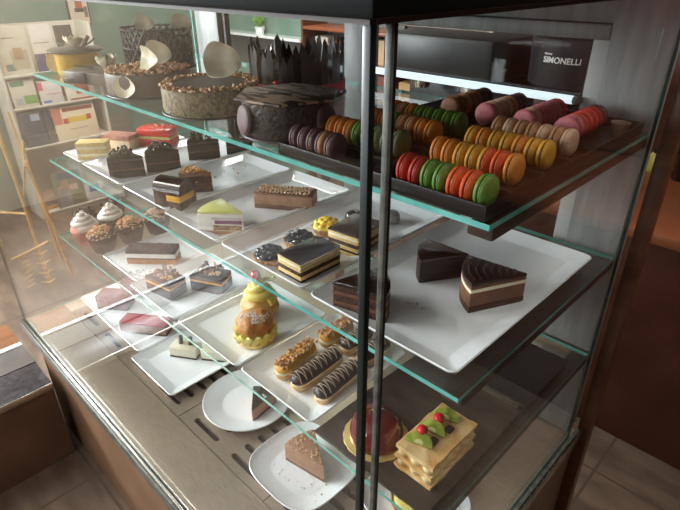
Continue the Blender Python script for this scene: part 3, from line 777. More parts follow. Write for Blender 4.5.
# ------------------------------------------------------------------ on the deck
PM = [('sponge', .006, CHOCS), ('mousse', .042, PINKM, 0, .002), ('glaze', .004, M('mauve_glaze', (112, 76, 80), (136, 98, 100), rough=.3, scale=50))]
cake('mousse_cake', 'purple speckled mousse cake at the front left of the deck', (-1.415, .262, DZ), math.radians(38), rect_poly(.11, .062), PM)
cake('mousse_cake', 'purple speckled mousse cake standing behind the front left one', (-1.445, .365, DZ), math.radians(38), rect_poly(.11, .062), PM)
RB = [('sponge', .007, CHOCS), ('mousse', .027, M('brown_pink_mousse', (142, 98, 84), (160, 116, 100), rough=.6, scale=60)), ('glaze', .008, REDG, -.0004, .002)]
cake('mousse_cake', 'long brown mousse bar with shiny red top on the deck', (-1.20, .268, DZ), math.radians(35), rect_poly(.16, .055), RB)
cake('mousse_cake', 'red topped mousse bar mostly hidden behind the longer red one', (-1.175, .385, DZ), math.radians(35), rect_poly(.08, .05), RB)
CH = [('sponge', .006, CHOCS), ('mousse', .028, M('white_cheese', (230, 222, 196), (238, 232, 210), rough=.5, sss=.1), 0, .001)]
t = cake('cheesecake', 'small white cheesecake block with two dark chocolate sticks', (-.995, .292, DZ), math.radians(32), rect_poly(.088, .046), CH)
for x in (-.018, .014): part(t, 'chocolate_stick', g1(tube([(x, .006, height(t)), (x+.002, .008, height(t)+.026)], .0065, 10), M('grey_choc_stick', (86, 84, 80), (120, 118, 112), rough=.4)))
cake('cheesecake', 'plain white cheesecake slice behind the shelf edge on the deck', (-.913, .350, DZ), math.radians(35), rect_poly(.086, .044), CH)
w = wedge_poly(97, 140, .092)
t = cake('mousse_slice', 'thin pink slice with glossy dark top on the round plate', (-.618, .262, DZ), 0, w, [('sponge', .005, CHOCS), ('mousse', .034, M('rosy_mousse', (206, 150, 126), (220, 168, 144), rough=.6, scale=60)), ('glaze', .004, CHOCG)])
part(t, 'silver_flecks', scatter(G(), 20, .09, .09, height(t), .0008, .002, [SILVER], .001, in_poly(w, .85), 21))
w = wedge_poly(148, 190, .118)
t = cake('mousse_slice', 'light brown mousse slice topped with golden crumbs on the rounded square plate', (-.347, .264, DZ), 0, w, [('biscuit', .007, CHOCM), ('mousse', .046, MILKC, 0, .002)])
part(t, 'crumb_topping', scatter(G(), 100, .12, .12, height(t), .0012, .003, [BISC, YSPONGE, CRUMB], .001, in_poly(w, .92), 22))
g = scatter(G(), 90, .085, .06, .0006, .0006, .002, [BISC, YSPONGE], seed=23); o = g.build('cake_crumbs', None, (-.40, .262, DZ)); tag(o, 'golden crumbs scattered around the brown mousse slice on its plate', 'crumbs'); o['kind'] = 'stuff'
t = thing('fruit_tart', 'fruit tart with orange glaze below the slate board', 'tart', (-.16, .365, DZ))
part(t, 'pastry_shell', g1(lathe([(.045, 0), (.047, .002), (.056, .022), (.053, .023), (.05, .018), (.002, .017)], 72, lambda a, z: 1+.02*math.cos(a*24)), BISC))
part(t, 'custard', g1(blob(.05, .05, .012, .003, 40, 3, 2, -.002), YCREAM, T(0, 0, .019)))
part(t, 'peach_slice', g1(blob(.03, .016, .010, .001, 40, 3, 4), M('peach', (232, 150, 84), (240, 176, 110), rough=.25, coat=.4), T(.005, -.012, .032, .4)))
part(t, 'red_berry', g1(blob(.011, .011, .010, .001, 200, 2, 4), CHERRY, T(-.012, .024, .036)))

# ------------------------------------------------------------------ top shelf: macarons
def tray(x0, x1, y0, y1, label, rows):
    t = thing('macaron_tray', label, 'tray', (0, 0, Z1))
    g = G(); g.add(box2((x0, y0, 0), (x1, y1, .003)), BLK)
    part(t, 'tray_floor', g)
    g = G(); h = .020
    g.add(box2((x0, y0, .003), (x0+.0025, y1, h), .0008), BLK); g.add(box2((x1-.0025, y0, .003), (x1, y1, h), .0008), BLK)
    g.add(box2((x0+.0025, y0, .003), (x1-.0025, y0+.0025, h), .0008), BLK); g.add(box2((x0+.0025, y1-.0025, .003), (x1-.0025, y1, h), .0008), BLK)
    part(t, 'tray_wall', g)
    for y in rows: part(t, 'divider', g1(box2((x0+.003, y-.003, .003), (x1-.003, y+.003, .014), .001), BLK))
tray(-.408, -.206, .236, .79, 'black plastic macaron tray on the left, next to the chocolate cake', (.31, .397, .482, .555))
tray(-.202, -.018, .236, .79, 'black plastic macaron tray on the right, by the side glass', (.318, .415, .503, .585))
MC = {}
def mcol(n):
    D_ = {'red': ((176, 42, 28), (196, 58, 36)), 'green': ((84, 124, 40), (104, 144, 56)), 'orange-red': ((206, 72, 28), (222, 92, 40)), 'orange': ((206, 122, 40), (222, 142, 56)),
          'yellow': ((206, 146, 40), (222, 166, 58)), 'pink': ((206, 106, 112), (222, 130, 134)), 'beige': ((214, 164, 134), (226, 182, 154)), 'almond': ((176, 120, 76), (214, 168, 124)),
          'brown': ((136, 84, 46), (158, 102, 60)), 'dark brown': ((92, 54, 40), (112, 70, 52)), 'purple': ((98, 70, 72), (118, 88, 88)), 'coral': ((212, 64, 50), (226, 84, 66)), 'tan': ((186, 126, 84), (204, 148, 104)),
          'olive': ((106, 114, 68), (124, 132, 84))}
    if n not in MC: MC[n] = M('macaron_'+n.replace(' ', '_').replace('-', '_'), *D_[n], rough=.55, scale=50, bump=.25, bscale=300)
    return MC[n]
FILL = {'red': CHOC, 'green': CHOC, 'orange-red': CHOC, 'orange': CHOC, 'yellow': CHOC, 'pink': WCREAM, 'beige': CREAM, 'almond': CHOCM, 'brown': CHOC, 'dark brown': CHOC, 'purple': CREAM, 'coral': REDG, 'tan': CREAM, 'olive': CHOC}
MR, MT = .0224, .0206
def shell_geo():
    pr = [(MR*.93, .0012), (MR*.99, .0016), (MR*1.0, .0026), (MR*.965, .0034), (MR*.97, .0042), (MR*.93, .0060), (MR*.80, .0078), (MR*.55, .0092), (MR*.25, .0098), (.0004, .0099)]
    v, f = lathe(pr, 30, lambda a, z: 1+(.018*math.cos(a*15+z*900) if z < .0036 else 0))
    return v, f
_shell = {}
def shell_mesh(col):
    if col not in _shell:
        o = g1(shell_geo(), mcol(col)).build('shell'); _shell[col] = o.data; bpy.data.objects.remove(o)
        for p in _shell[col].polygons: p.use_smooth = True
    return _shell[col]
_fill = {}
def fill_mesh(m):
    if m.name not in _fill:
        o = g1(lathe([(MR*.88, -.0014), (MR*.92, -.0005), (MR*.92, .0005), (MR*.88, .0014)], 24), m).build('filling'); _fill[m.name] = o.data; bpy.data.objects.remove(o)
    return _fill[m.name]
ORD = ['first', 'second', 'third', 'fourth', 'fifth', 'sixth', 'seventh', 'eighth', 'ninth', 'tenth']
ORDB = ['nearest', 'second', 'third', 'fourth', 'fifth', 'sixth', 'seventh', 'eighth']
CNT = [0]
def macaron(x, y, z, axis, col, label, group, lean=0, col2=None):
    CNT[0] += 1; r = random.Random(CNT[0])
    t = bpy.data.objects.new('macaron', None); COL.objects.link(t); t.empty_display_size = .01; tag(t, label, 'macaron', group)
    t.location = (x, y, z)
    # local z is the macaron's own axis; turn it to lie along x or y
    if axis == 'x': t.rotation_euler = (0, PI/2+lean+r.uniform(-.05, .05), r.uniform(-.04, .04))
    else: t.rotation_euler = (PI/2+lean, 0, r.uniform(-.05, .05))
    if axis == 'z': t.rotation_euler = (lean, 0, r.uniform(0, 6))
    for s in (1, -1):
        o = bpy.data.objects.new('shell', shell_mesh(col if s == 1 or not col2 else col2)); COL.objects.link(o); o.parent = t
        o.rotation_euler = (0 if s == 1 else PI, 0, r.uniform(0, 6))
    o = bpy.data.objects.new('filling', fill_mesh(FILL[col])); COL.objects.link(o); o.parent = t
    return t
TZ = Z1+.003
def xrow(xs0, y, cols, tray_name, rowname, grp, pitch=.0206, dz=0):
    for i, c in enumerate(cols):
        c2 = None
        if isinstance(c, tuple): c, c2 = c
        macaron(xs0+i*pitch, y, TZ+MR+.0006+dz, 'x', c, '%s macaron, %s from the left in the %s row of the %s tray' % (c, ORD[i], rowname, tray_name), grp, 0, c2)
def ystack(x, y0, cols, lab, grp, pitch=.0206):
    for i, c in enumerate(cols):
        macaron(x, y0+i*pitch, TZ+MR+.0006, 'y', c, '%s macaron, %s from the front of the %s' % (c, ORD[i], lab), grp)
RT, LT = 'right-hand', 'left-hand'
xrow(-.162, .268, ['red', 'red', 'green', 'green', 'orange-red', 'orange-red', 'green'], RT, 'front', 'macarons in the front row of the right tray')
xrow(-.178, .368, ['orange', 'orange', 'yellow', 'yellow', ('orange-red', 'yellow'), 'orange-red', 'orange'], RT, 'second', 'macarons in the second row of the right tray')
xrow(-.176, .460, ['yellow', 'orange', 'yellow', 'yellow', 'orange', 'yellow', 'yellow'], RT, 'third', 'macarons in the third row of the right tray')
xrow(-.178, .545, ['almond', 'beige', 'almond', 'almond', 'beige', 'almond', 'beige'], RT, 'fourth', 'macarons in the fourth row of the right tray')
ystack(-.092, .620, ['pink', 'pink', 'coral', 'coral', 'coral', 'red', 'dark brown'], 'back stack by the side glass', 'pink to red macarons at the back of the right tray')
ystack(-.170, .620, ['pink', 'beige', 'pink', 'pink', 'pink', 'pink', 'coral'], 'inner back stack, right-hand tray', 'pink macarons at the back of the right tray')
ystack(-.250, .620, ['pink', 'beige', 'beige', 'beige', 'tan', 'purple', 'purple'], 'right back stack, left-hand tray', 'pink and beige macarons at the back of the left tray')
ystack(-.330, .620, ['brown', 'brown', 'tan', 'brown', 'brown', 'dark brown', 'dark brown'], 'left back stack, left-hand tray', 'brown macarons at the back of the left tray')
xrow(-.388, .268, ['purple', 'purple', 'purple', ('tan', 'purple'), 'purple'], LT, 'front', 'purple macarons in the front row of the left tray')
xrow(-.388, .352, ['orange', 'orange', 'orange', 'green', 'olive', 'olive', 'olive', 'olive'], LT, 'second', 'macarons in the second row of the left tray')
xrow(-.388, .440, ['orange', 'orange', 'orange', 'green', 'tan', 'tan', 'orange', 'orange'], LT, 'third', 'macarons in the third row of the left tray')
xrow(-.388, .518, ['orange', 'tan', 'orange', 'green', 'green', 'green', 'green', 'green'], LT, 'fourth', 'macarons in the fourth row of the left tray')
t = thing('pastry_cup', 'small clear plastic cup at the back right of the macaron tray', 'cup', (-.042, .735, TZ))
part(t, 'bowl', g1(lathe([(.010, 0), (.017, .022), (.0175, .023), (.0155, .022), (.009, .002)], 20), M('clear_plastic', (190, 170, 150), rough=.2, trans=.5)))

# ------------------------------------------------------------------ top shelf: whole cakes
def petal(t, x, y, z, rz, s=1.0, tilt=.5):
    """wavy bowl-shaped white chocolate petal leaning towards rz"""
    O = []; F = []; n = 36; K = 7; R_ = .030
    for lay in (0, .0016):
        for i in range(K+1):
            u = .03+.97*i/K
            for k in range(n):
                a_ = 2*PI*k/n; rr = R_*u*(1+.08*math.cos(3*a_+1)*u)
                O.append((rr*math.cos(a_), rr*math.sin(a_), R_*.42*u**2.0*(1+.75*math.cos(2*a_)*u+.2*math.cos(5*a_+1)*u)+lay+.0002))
    m_ = (K+1)*n
    for lay in (0, 1):
        for i in range(K):
            for k in range(n):
                p, q = lay*m_+i*n+k, lay*m_+i*n+(k+1) % n; F.append((p, q, q+n, p+n))
    for k in range(n):
        p, q = K*n+k, K*n+(k+1) % n; F.append((p, q, q+m_, p+m_))
    F.append(tuple(range(n))); F.append(tuple(range(m_, m_+n)))
    return part(t, 'white_chocolate_petal', g1((O, F), WCHOC, Matrix.Translation((x, y, z)) @ Matrix.Rotation(rz, 4, 'Z') @ Matrix.Rotation(tilt, 4, 'Y') @ Matrix.Scale(s, 4)))
def crumb_cake(x, y, R, h, label, side, full, sd):
    t = thing('whole_cake', label, 'cake', (x, y, Z1))
    part(t, 'cake_board', g1(lathe([(R*1.03, 0), (R*1.04, .001), (R*1.03, .003), (.001, .003)], 48), CBOARD))
    v, f = lathe([(R*.98, .0035), (R, .006), (R, h-.006), (R*.985, h-.001), (R*.95, h), (.001, h)], 64)
    part(t, 'icing_side', g1((v, f), side))
    g = G()
    ins = (lambda a, b: a*a+b*b < (R*.97)**2) if full else (lambda a, b: (R*.78)**2 < a*a+b*b < (R*1.0)**2)
    scatter(g, 420 if full else 330, R, R, h, .003, .0062, [CRUMB, CRUMB, NUT, BISC], .006, ins, sd)
    o = part(t, 'crumb_topping', g); o['kind'] = 'stuff'
    return t
t = crumb_cake(-1.045, .345, .103, .055, 'grey sided cake with pale crumble top and chocolate petals', GREYI, True, 31)
petal(t, -.045, .055, .074, -.6, 1.1, 1.0); petal(t, .030, -.005, .078, -1.4, 1.0, 1.25)
petal_part(t, 'white_chocolate_petal', WCHOC, T(-.094, -.062, .006, -.5, 1.0), .045, .024, .25); petal_part(t, 'white_chocolate_petal', WCHOC, T(.055, -.096, .006, .5, 1.0), .046, .03, .4)
t = crumb_cake(-.768, .345, .104, .055, 'round cake with nut crumb rim, dark glazed centre and one petal', PEBBLE, False, 32)
part(t, 'dark_glaze', g1(lathe([(.082, .055), (.082, .057), (.075, .0578), (.001, .058)], 48), GREYI))
petal(t, -.012, .042, .086, -.62, 1.35, 1.0)
for k in range(5):
    a = 3.7+k*.5; petal_part(t, 'leaf', LEAFD, T(.105*math.cos(a), .105*math.sin(a), .008, a+PI/2, 1.2), .035, .009, .1)
t = thing('whole_cake', 'chocolate cake with a marbled square top and purple macarons on its side', 'cake', (-.508, .345, Z1))
R, h = .086, .066
part(t, 'cake_board', g1(lathe([(R*1.06, 0), (R*1.07, .001), (R*1.06, .003), (.001, .003)], 48), CBOARD))
part(t, 'chocolate_side', g1(lathe([(R*.98, .0035), (R, .006), (R, h-.003), (R*.97, h), (.001, h)], 48), M('rough_chocolate', (44, 34, 30), (70, 56, 48), rough=.5, scale=120, bump=1.2, bscale=120)))
o_ = [(R*1.2*math.cos(2*PI*k/6+.2), R*1.2*math.sin(2*PI*k/6+.2)) for k in range(6)]
marb = M('marbled_glaze', (40, 29, 25), (172, 142, 118), rough=.38, scale=16, lo=.47, hi=.5, coat=.1, detail=7, stretch=(1.1, 3.4, 1))
part(t, 'marbled_top', g1(prism(o_, h, h+.004, .001), marb))
for k, (a) in enumerate((-1.81, .16)):
    o = part(t, 'macaron', g1(([(p[0]*1.25, p[1]*1.25, p[2]) for p in shell_geo()[0]], shell_geo()[1]), mcol('purple'))); o.location = ((R+.001)*math.cos(a), (R+.001)*math.sin(a), .032); o.rotation_euler = (0, PI/2-.12, a)
r = random.Random(5)
def shard_cake(x, y, R, h, n, label, ribbon, sd, lattice=False):
    t = thing('whole_cake', label, 'cake', (x, y, Z1)); r = random.Random(sd)
    part(t, 'cake_board', g1(lathe([(R*1.03, 0), (R*1.04, .001), (R*1.03, .003), (.001, .003)], 40), CBOARD))
    part(t, 'cake_body', g1(lathe([(R*.93, .0035), (R*.93, h*.5), (R*.9, h*.52), (.001, h*.52)], 40), CHOC))
    if lattice:
        g = G(); K = 30
        for s in (1, -1):
            for k in range(K):
                a0 = 2*PI*k/K
                P = [(R*.97*math.cos(a0+s*q*.085), R*.97*math.sin(a0+s*q*.085), .006+h*.94*q/8) for q in range(9)]
                g.add(tube(P, .0032, 5), CHOC)
        for z in (.05, .5, .96): g.add(tube([(R*.97*math.cos(q*PI/24), R*.97*math.sin(q*PI/24), .006+h*.94*z) for q in range(49)], .003, 5), CHOC)
        part(t, 'chocolate_lattice', g)
        petal(t, -.03, -.02, h*1.0, -.6, .95, .95); petal(t, .075, .045, h*.98, -.5, 1.05, 1.0)
        part(t, 'cream_mound', g1(blob(R*.75, R*.75, h*.36, .006, 30, 3, 2), CHOCS, T(0, 0, h*.52)))
    else:
        for k in range(n):
            a = 2*PI*k/n; hh = h*r.uniform(.7, 1.0); w_ = 2*PI*R/n*.56; lo = .004
            v = []; 
            for s, q in ((-1, 0), (1, 0), (1, hh*r.uniform(.72, .9)), (r.uniform(-.5, .5), hh), (-1, hh*r.uniform(.6, .85))):
                aa = a+s*w_/R; 
                v.append((aa, q))
            O = [(R*.96*math.cos(x), R*.96*math.sin(x), lo+z) for x, z in v]+[(R*.99*math.cos(x), R*.99*math.sin(x), lo+z) for x, z in v]
            F = [(0, 1, 2, 3, 4), (9, 8, 7, 6, 5)]+[(i, (i+1) % 5, 5+(i+1) % 5, 5+i) for i in range(5)]
            part(t, 'chocolate_shard', g1((O, F), CHOC if k % 3 else CHOCG))
    if ribbon:
        K = 48; O = []; F = []
        for k in range(K):
            a = 2*PI*k/K
            for rr in (R*1.0, R*1.012):
                for z in (.012, .034): O.append((rr*math.cos(a), rr*math.sin(a), z))
        for k in range(K):
            a, b = k*4, ((k+1) % K)*4; F += [(a, b, b+1, a+1), (a+2, a+3, b+3, b+2), (a, a+2, b+2, b), (a+1, b+1, b+3, a+3)]
        part(t, 'ribbon', g1((O, F), RIBBON))
    return t
t = shard_cake(-.772, .60, .118, .126, 44, 'tall cake walled with dark chocolate shards and tied with red ribbon', True, 3)
t = shard_cake(-1.385, .56, .105, .12, 0, 'cake wrapped in a dark chocolate lattice with beige petals', False, 4, True)
t = thing('whole_cake', 'yellow sided cake with grey disc top and beige flower, far left', 'cake', (-1.462, .335, Z1))
part(t, 'yellow_side', g1(lathe([(.058, 0), (.060, .003), (.060, .058), (.056, .061), (.001, .061)], 40), M('yellow_icing', (206, 158, 24), (222, 176, 44), rough=.4)))
part(t, 'grey_disc', g1(lathe([(.066, .0612), (.078, .062), (.080, .065), (.075, .069), (.04, .073), (.001, .075)], 40), GREYI))
for k in range(5): petal_part(t, 'white_chocolate_petal', WCHOC, T(.004, 0, .075, k*1.256, .25), .034, .019, .55)
petal_part(t, 'leaf', LEAFD, T(.03, .02, .078, -.6, .4), .035, .010, .2); petal_part(t, 'leaf', LEAFD, T(-.03, -.02, .076, 1.9, .2), .03, .010, .2)
part(t, 'chocolate_roll', g1(tube([(.035, .01, .076), (.05, .025, .104)], .0055, 8), CHOC)); part(t, 'yellow_disc', g1(lathe([(.001, -.003), (.028, -.003), (.028, .003), (.001, .003)], 28), YSPONGE, T(-.045, -.048, .030, .8, 1.4)))
t = thing('whole_cake', 'low grey iced cake with a beige flower and chocolate squares', 'cake', (-1.275, .318, Z1), .4)
part(t, 'icing_body', g1(box(.15, .12, .034, .006), GREYI))
part(t, 'chocolate_square', g1(box2((-.03, -.068, .004), (.01, -.061, .032), .001), CHOC)); part(t, 'chocolate_square', g1(box2((-.07, -.066, .001), (-.036, -.0605, .016), .001), CHOC))
for k in range(5): petal_part(t, 'white_chocolate_petal', WCHOC, T(.02, .01, .035, k*1.256+.3, .3), .036, .020, .6)
petal_part(t, 'leaf', LEAFD, T(-.01, -.01, .036, 2.2, .1), .05, .008, .1)
part(t, 'chocolate_roll', g1(tube([(.03, 0, .04), (.045, -.01, .072)], .004, 8), LEAFD))
t = thing('sugar_bird', 'small red sugar bird between the crumb rim cake and shard cake', 'decoration', (-.655, .438, Z1))
part(t, 'body', g1(blob(.012, .007, .009, .0006, 60, 3), REDC, T(0, 0, .0455, -.6, 0, .5))); part(t, 'tail', g1(tube([(.006, -.004, .042), (.024, -.016, .036)], [.004, .0015], 8), REDC)); part(t, 'head', g1(sphere(.006, 8), REDC, T(-.010, .006, .055))); part(t, 'stick', g1(tube([(0, 0, 0), (0, 0, .045)], .0015, 6), CHOC))

# ------------------------------------------------------------------ behind the case
ct = thing('back_counter', 'brown wooden counter with reddish worktop behind the case', 'counter')
part(ct, 'front_panel', g1(box2((-1.5, 1.45, FL), (2.0, 2.1, .30)), BROWND)); part(ct, 'worktop', g1(box2((-1.5, 1.43, .30), (2.0, 2.45, .335), .003), REDWOOD))
t = thing('coffee_grinder', 'dark coffee grinder with big round hopper and white lettering', 'coffee grinder', (-.51, 1.67, .335), 0)
part(t, 'body', g1(box(.17, .22, .30, .02), M('grinder_body', (30, 30, 34), rough=.35)))
hp = part(t, 'hopper', g1(lathe([(.07, .3005), (.085, .32), (.158, .37), (.163, .52), (.155, .525), (.001, .526)], 48), M('smoked_hopper', (34, 34, 38), (44, 44, 48), rough=.3, scale=6)))
part(t, 'lid', g1(lathe([(.157, .5265), (.161, .530), (.161, .540), (.13, .552), (.001, .553)], 48), M('hopper_lid', (52, 54, 56), rough=.3)))
def text_mesh(s, size, m, name, parent, R_, cz, ang0, bold=.0):
    cu = bpy.data.curves.new('txt', 'FONT'); cu.body = s; cu.size = size; cu.align_x = 'CENTER'; cu.extrude = .0012; cu.offset = bold
    o = bpy.data.objects.new('txt', cu); COL.objects.link(o)
    dg = bpy.context.evaluated_depsgraph_get(); dg.update()
    me = bpy.data.meshes.new_from_object(o.evaluated_get(dg)); bpy.data.objects.remove(o)
    for v in me.vertices:
        a = ang0+v.co.x/R_; rr = R_+.0006+v.co.z
        v.co = (rr*math.cos(a), rr*math.sin(a), cz+v.co.y)
    me.materials.append(m); ob = bpy.data.objects.new(name, me); COL.objects.link(ob); ob.parent = parent
    return ob
LET = M('white_lettering', (232, 232, 228), rough=.5)
text_mesh('SIMONELLI', .0265, LET, 'lettering', hp, .163, .450, math.radians(-87), .0003); text_mesh('nuova', .012, LET, 'lettering', hp, .163, .474, math.radians(-104))
t = thing('coffee_machine', 'large dark coffee machine seen through the rear opening', 'coffee machine', (-1.02, 1.72, .335))
DM = M('machine_black', (16, 17, 18), (24, 25, 26), rough=.45)
part(t, 'base', g1(box2((-.26, -.2, 0), (.26, .2, .12), .015), DM)); part(t, 'back_body', g1(box2((-.26, 0, .1205), (.26, .2, .34), .01), DM)); part(t, 'top_housing', g1(box2((-.26, -.2, .3405), (.26, .2, .50), .02), DM))
for x in (-.12, .12): part(t, 'group_head', g1(lathe([(.035, .2805), (.04, .30), (.04, .34)], 24), CHROME, T(x, -.1, 0)))
part(t, 'drip_grid', g1(box2((-.22, -.18, .1205), (.22, -.02, .126), .002), STEELD)); part(t, 'cup_rail', g1(tube([(-.25, -.19, .53), (.25, -.19, .53)], .006, 8), CHROME))
sh = thing('packet_shelf_unit', 'brown shelf unit with rows of packets behind the coffee machine', 'shelf unit', (-2.25, 2.46, .2))
for k, z in enumerate((-.69, .1, .3, .5)): part(sh, 'shelf_board', g1(box2((-.45, -.12, z), (.62, .12, z+.02), .002), REDWOOD))
for x in (-.47, .62): part(sh, 'side_panel', g1(box2((x, -.12, -.7), (x+.02, .12, .62)), BROWNW))
cols = [((190, 160, 120), 'beige'), ((150, 96, 60), 'brown'), ((206, 200, 186), 'white'), ((120, 60, 48), 'dark red'), ((176, 140, 90), 'tan')]
pk = [M('packet_'+str(i), c[0], rough=.6) for i, c in enumerate(cols)]
for s, z in enumerate((.12, .32)):
    for k in range(5):
        o = g1(box(.13, .12, .12+.015*((k*3+s) % 4), .006), pk[(k+2*s) % 5]).build('packet', None, (-2.25-.33+k*.19, 2.46, .2+z))
        tag(o, '%s packet, %s from the left on the %s board of the shelf unit' % (cols[(k+2*s) % 5][1], ORD[k], ('lower', 'upper')[s]), 'packet', 'packets on the shelf unit')
# things on the worktop at the right
t = thing('bottle', 'dark bottle standing on the reddish worktop at the right', 'bottle', (-.16, 2.02, .335)); part(t, 'glass_body', g1(lathe([(.036, 0), (.038, .004), (.038, .15), (.028, .19), (.014, .21), (.013, .25), (.001, .25)], 24), M('dark_bottle', (30, 24, 20), rough=.15, coat=.4))); part(t, 'cap', g1(lathe([(.0135, .2505), (.0145, .252), (.0145, .27), (.001, .271)], 16), GREYM))
t = thing('mustard_jar', 'small jar with yellow green label on the worktop', 'jar', (-.26, 2.05, .335)); part(t, 'jar_body', g1(lathe([(.034, 0), (.037, .004), (.037, .07), (.03, .08), (.001, .08)], 24), M('jar_label', (150, 140, 60), (170, 158, 76), rough=.4))); part(t, 'lid', g1(lathe([(.031, .0805), (.033, .082), (.033, .096), (.001, .097)], 24), BLK))
dc = thing('dark_cabinet', 'tall dark cupboard standing at the back of the worktop', 'cabinet', (.35, 2.28, .335)); part(dc, 'body', g1(box2((-.75, -.08, 0), (.75, .16, .9), .004), DARKW))
for x in (-.37, .37): d_ = part(dc, 'door', g1(box2((x-.36, -.098, .01), (x+.36, -.081, .89), .003), BROWND)); part(d_, 'handle', g1(tube([(x*.15, -.104, .4), (x*.15, -.104, .52)], .006, 8), CHROME))

# ------------------------------------------------------------------ left: rack, chair, picture, plant
RK = thing('brochure_rack', 'tall white brochure rack with three tiers by the green wall', 'rack', (-3.72, .97, FL))
RW = M('rack_white', (214, 206, 192), rough=.5)
for y in (-.30, .30): part(RK, 'side_panel', g1(box2((-.16, y-.008, 0), (.06, y+.008, 1.26), .003), RW))
part(RK, 'back_panel', g1(box2((-.17, -.308, 0), (-.161, .308, 1.26)), RW))
for z in (.03, .50, .76, .96): part(RK, 'tier', g1(box2((-.158, -.291, z), (.07, .291, z+.014), .002), RW))
for z in (.05,): part(RK, 'plinth', g1(box2((.04, -.291, 0), (.055, .291, .029)), RW))
def card(y0, y1, z0, z1, x, cols, label, cat='brochure', name='brochure', lean=.10):
    """printed sheet on card: ground colour plus printed blocks (u0,u1,v0,v1,colour)"""
    t = thing(name, label, cat, (x, (y0+y1)/2, z0)); w_, h_ = y1-y0, z1-z0
    t.rotation_euler = (0, -lean, 0)
    part(t, 'sheet', g1(box2((-.004, -w_/2, 0), (0, w_/2, h_), .0008), M('print_ground', cols[0], rough=.4)))
    g = G()
    for (a, b, c, d, col) in cols[1:]:
        g.add(box2((.0001, -w_/2+a*w_, c*h_), (.0009, -w_/2+b*w_, d*h_)), M('print_ink', col, rough=.4))
    if cols[1:]: part(t, 'printing', g)
    return t
z_ = FL
XR = -3.655
card(.695, .88, .474, .76, -3.70, [(214, 206, 190), (.35, .9, .1, .5, (190, 178, 150)), (.45, .75, .3, .55, (200, 160, 120)), (.12, .4, .08, .22, (110, 130, 128)), (.1, .6, .75, .77, (150, 146, 138))], 'tall cream poster with a bird picture, top left of the rack', 'poster', 'poster', .05)
card(.90, 1.035, .474, .76, -3.70, [(222, 214, 204), (.1, .8, .6, .62, (150, 140, 136)), (.55, .9, .28, .4, (150, 60, 70)), (0, .5, .0, .38, (66, 60, 110))], 'white leaflet with small blue block on the top tier', lean=.05)
card(1.055, 1.17, .474, .745, -3.70, [(84, 76, 72), (.3, .6, .5, .6, (170, 160, 150))], 'dark grey leaflet on the top tier of the rack', lean=.05)
card(.69, .84, .274, .445, XR, [(214, 206, 194), (.05, .6, .78, .96, (84, 150, 110)), (.45, .98, .12, .42, (110, 160, 70)), (.1, .4, .1, .35, (170, 176, 168))], 'green and white leaflet on the second tier')
card(.855, 1.0, .274, .42, XR, [(220, 212, 208), (0, .2, .6, .95, (216, 90, 120)), (.1, .45, .05, .15, (90, 130, 190)), (.3, .95, .4, .44, (210, 150, 160))], 'white leaflet with a pink corner on the second tier')
card(1.02, 1.22, .274, .40, XR, [(226, 216, 202), (.35, .8, .3, .85, (190, 56, 44)), (.1, .95, .0, .1, (150, 80, 60))], 'cream leaflet with red shape on the second tier')
card(.70, .885, .014, .235, XR, [(58, 66, 88), (.35, .65, .75, .95, (170, 184, 206)), (.1, .9, .3, .33, (90, 96, 112)), (.72, .8, 0, 1, (34, 38, 50))], 'navy blue brochure with pale emblem on the third tier')
card(.90, 1.19, .014, .235, XR, [(232, 214, 182), (.3, .8, .52, .68, (232, 192, 60)), (.22, .34, .5, .66, (206, 60, 40)), (.76, .88, .54, .7, (206, 60, 40)), (.25, .95, .86, .97, (150, 70, 60)), (.3, .75, .3, .33, (196, 160, 130)), (.0, .2, .5, 1.0, (214, 130, 110))], 'large cream brochure with yellow and red banner on the third tier')
card(.79, .99, -.456, -.20, XR, [(120, 120, 104), (.08, .5, 0, .55, (150, 140, 140)), (.1, .8, .45, .6, (196, 160, 140)), (.25, .5, .55, .78, (176, 140, 120)), (.55, .95, .1, .42, (110, 110, 66)), (.2, .95, .78, .98, (84, 96, 110))], 'brochure with a photograph of a person, bottom of the rack')
card(1.0, 1.12, -.456, -.33, XR, [(206, 204, 198), (.2, .8, .5, .9, (110, 140, 176))], 'small blue and white leaflet at the bottom of the rack')
for k, (c, n) in enumerate((((200, 160, 90), 'tan'), ((90, 60, 40), 'dark brown'), ((176, 128, 70), 'ochre'))):
    tag(g1(box(.16, .13, .03, .002), M('book_cover', c, rough=.5)).build('book', None, (-3.775, .765, FL+.0441+.0+k*.0302)), '%s book lying in a small pile inside the rack, %s' % (n, ('lowest', 'middle', 'topmost')[k]), 'book', 'books piled in the rack')

BAM = M('bamboo', (196, 152, 84), (222, 182, 116), rough=.45, scale=14, stretch=(1, 1, 6))
ch = thing('bamboo_stand', 'slender bamboo stand of crossing poles with a woven ladder strip, left of the case', 'stand', (-2.75, .36, FL))
def pole(a, b, r_=.009, nm='pole'):
    a, b = Vector(a), Vector(b); m_ = (a+b)/2+Vector((.004, .003, 0)); part(ch, nm, g1(tube([a, m_, b], [r_, r_*.92, r_], 8), BAM))
pole((0, -.01, .98), (.0, .02, 0)); pole((.02, .07, .70), (.02, .14, 0)); pole((.01, .09, .80), (.01, .02, .52), .006); pole((-.24, -.10, 1.0), (-.20, -.12, 0)); pole((-.24, .12, .9), (-.2, .16, 0), .007)
pole((.035, .062, .245), (.035, -.13, .205), .009, 'rail'); pole((-.22, -.11, .40), (.01, .01, .42), .007, 'rail'); pole((-.21, .15, .36), (.02, .11, .38), .007, 'rail')
g = G()
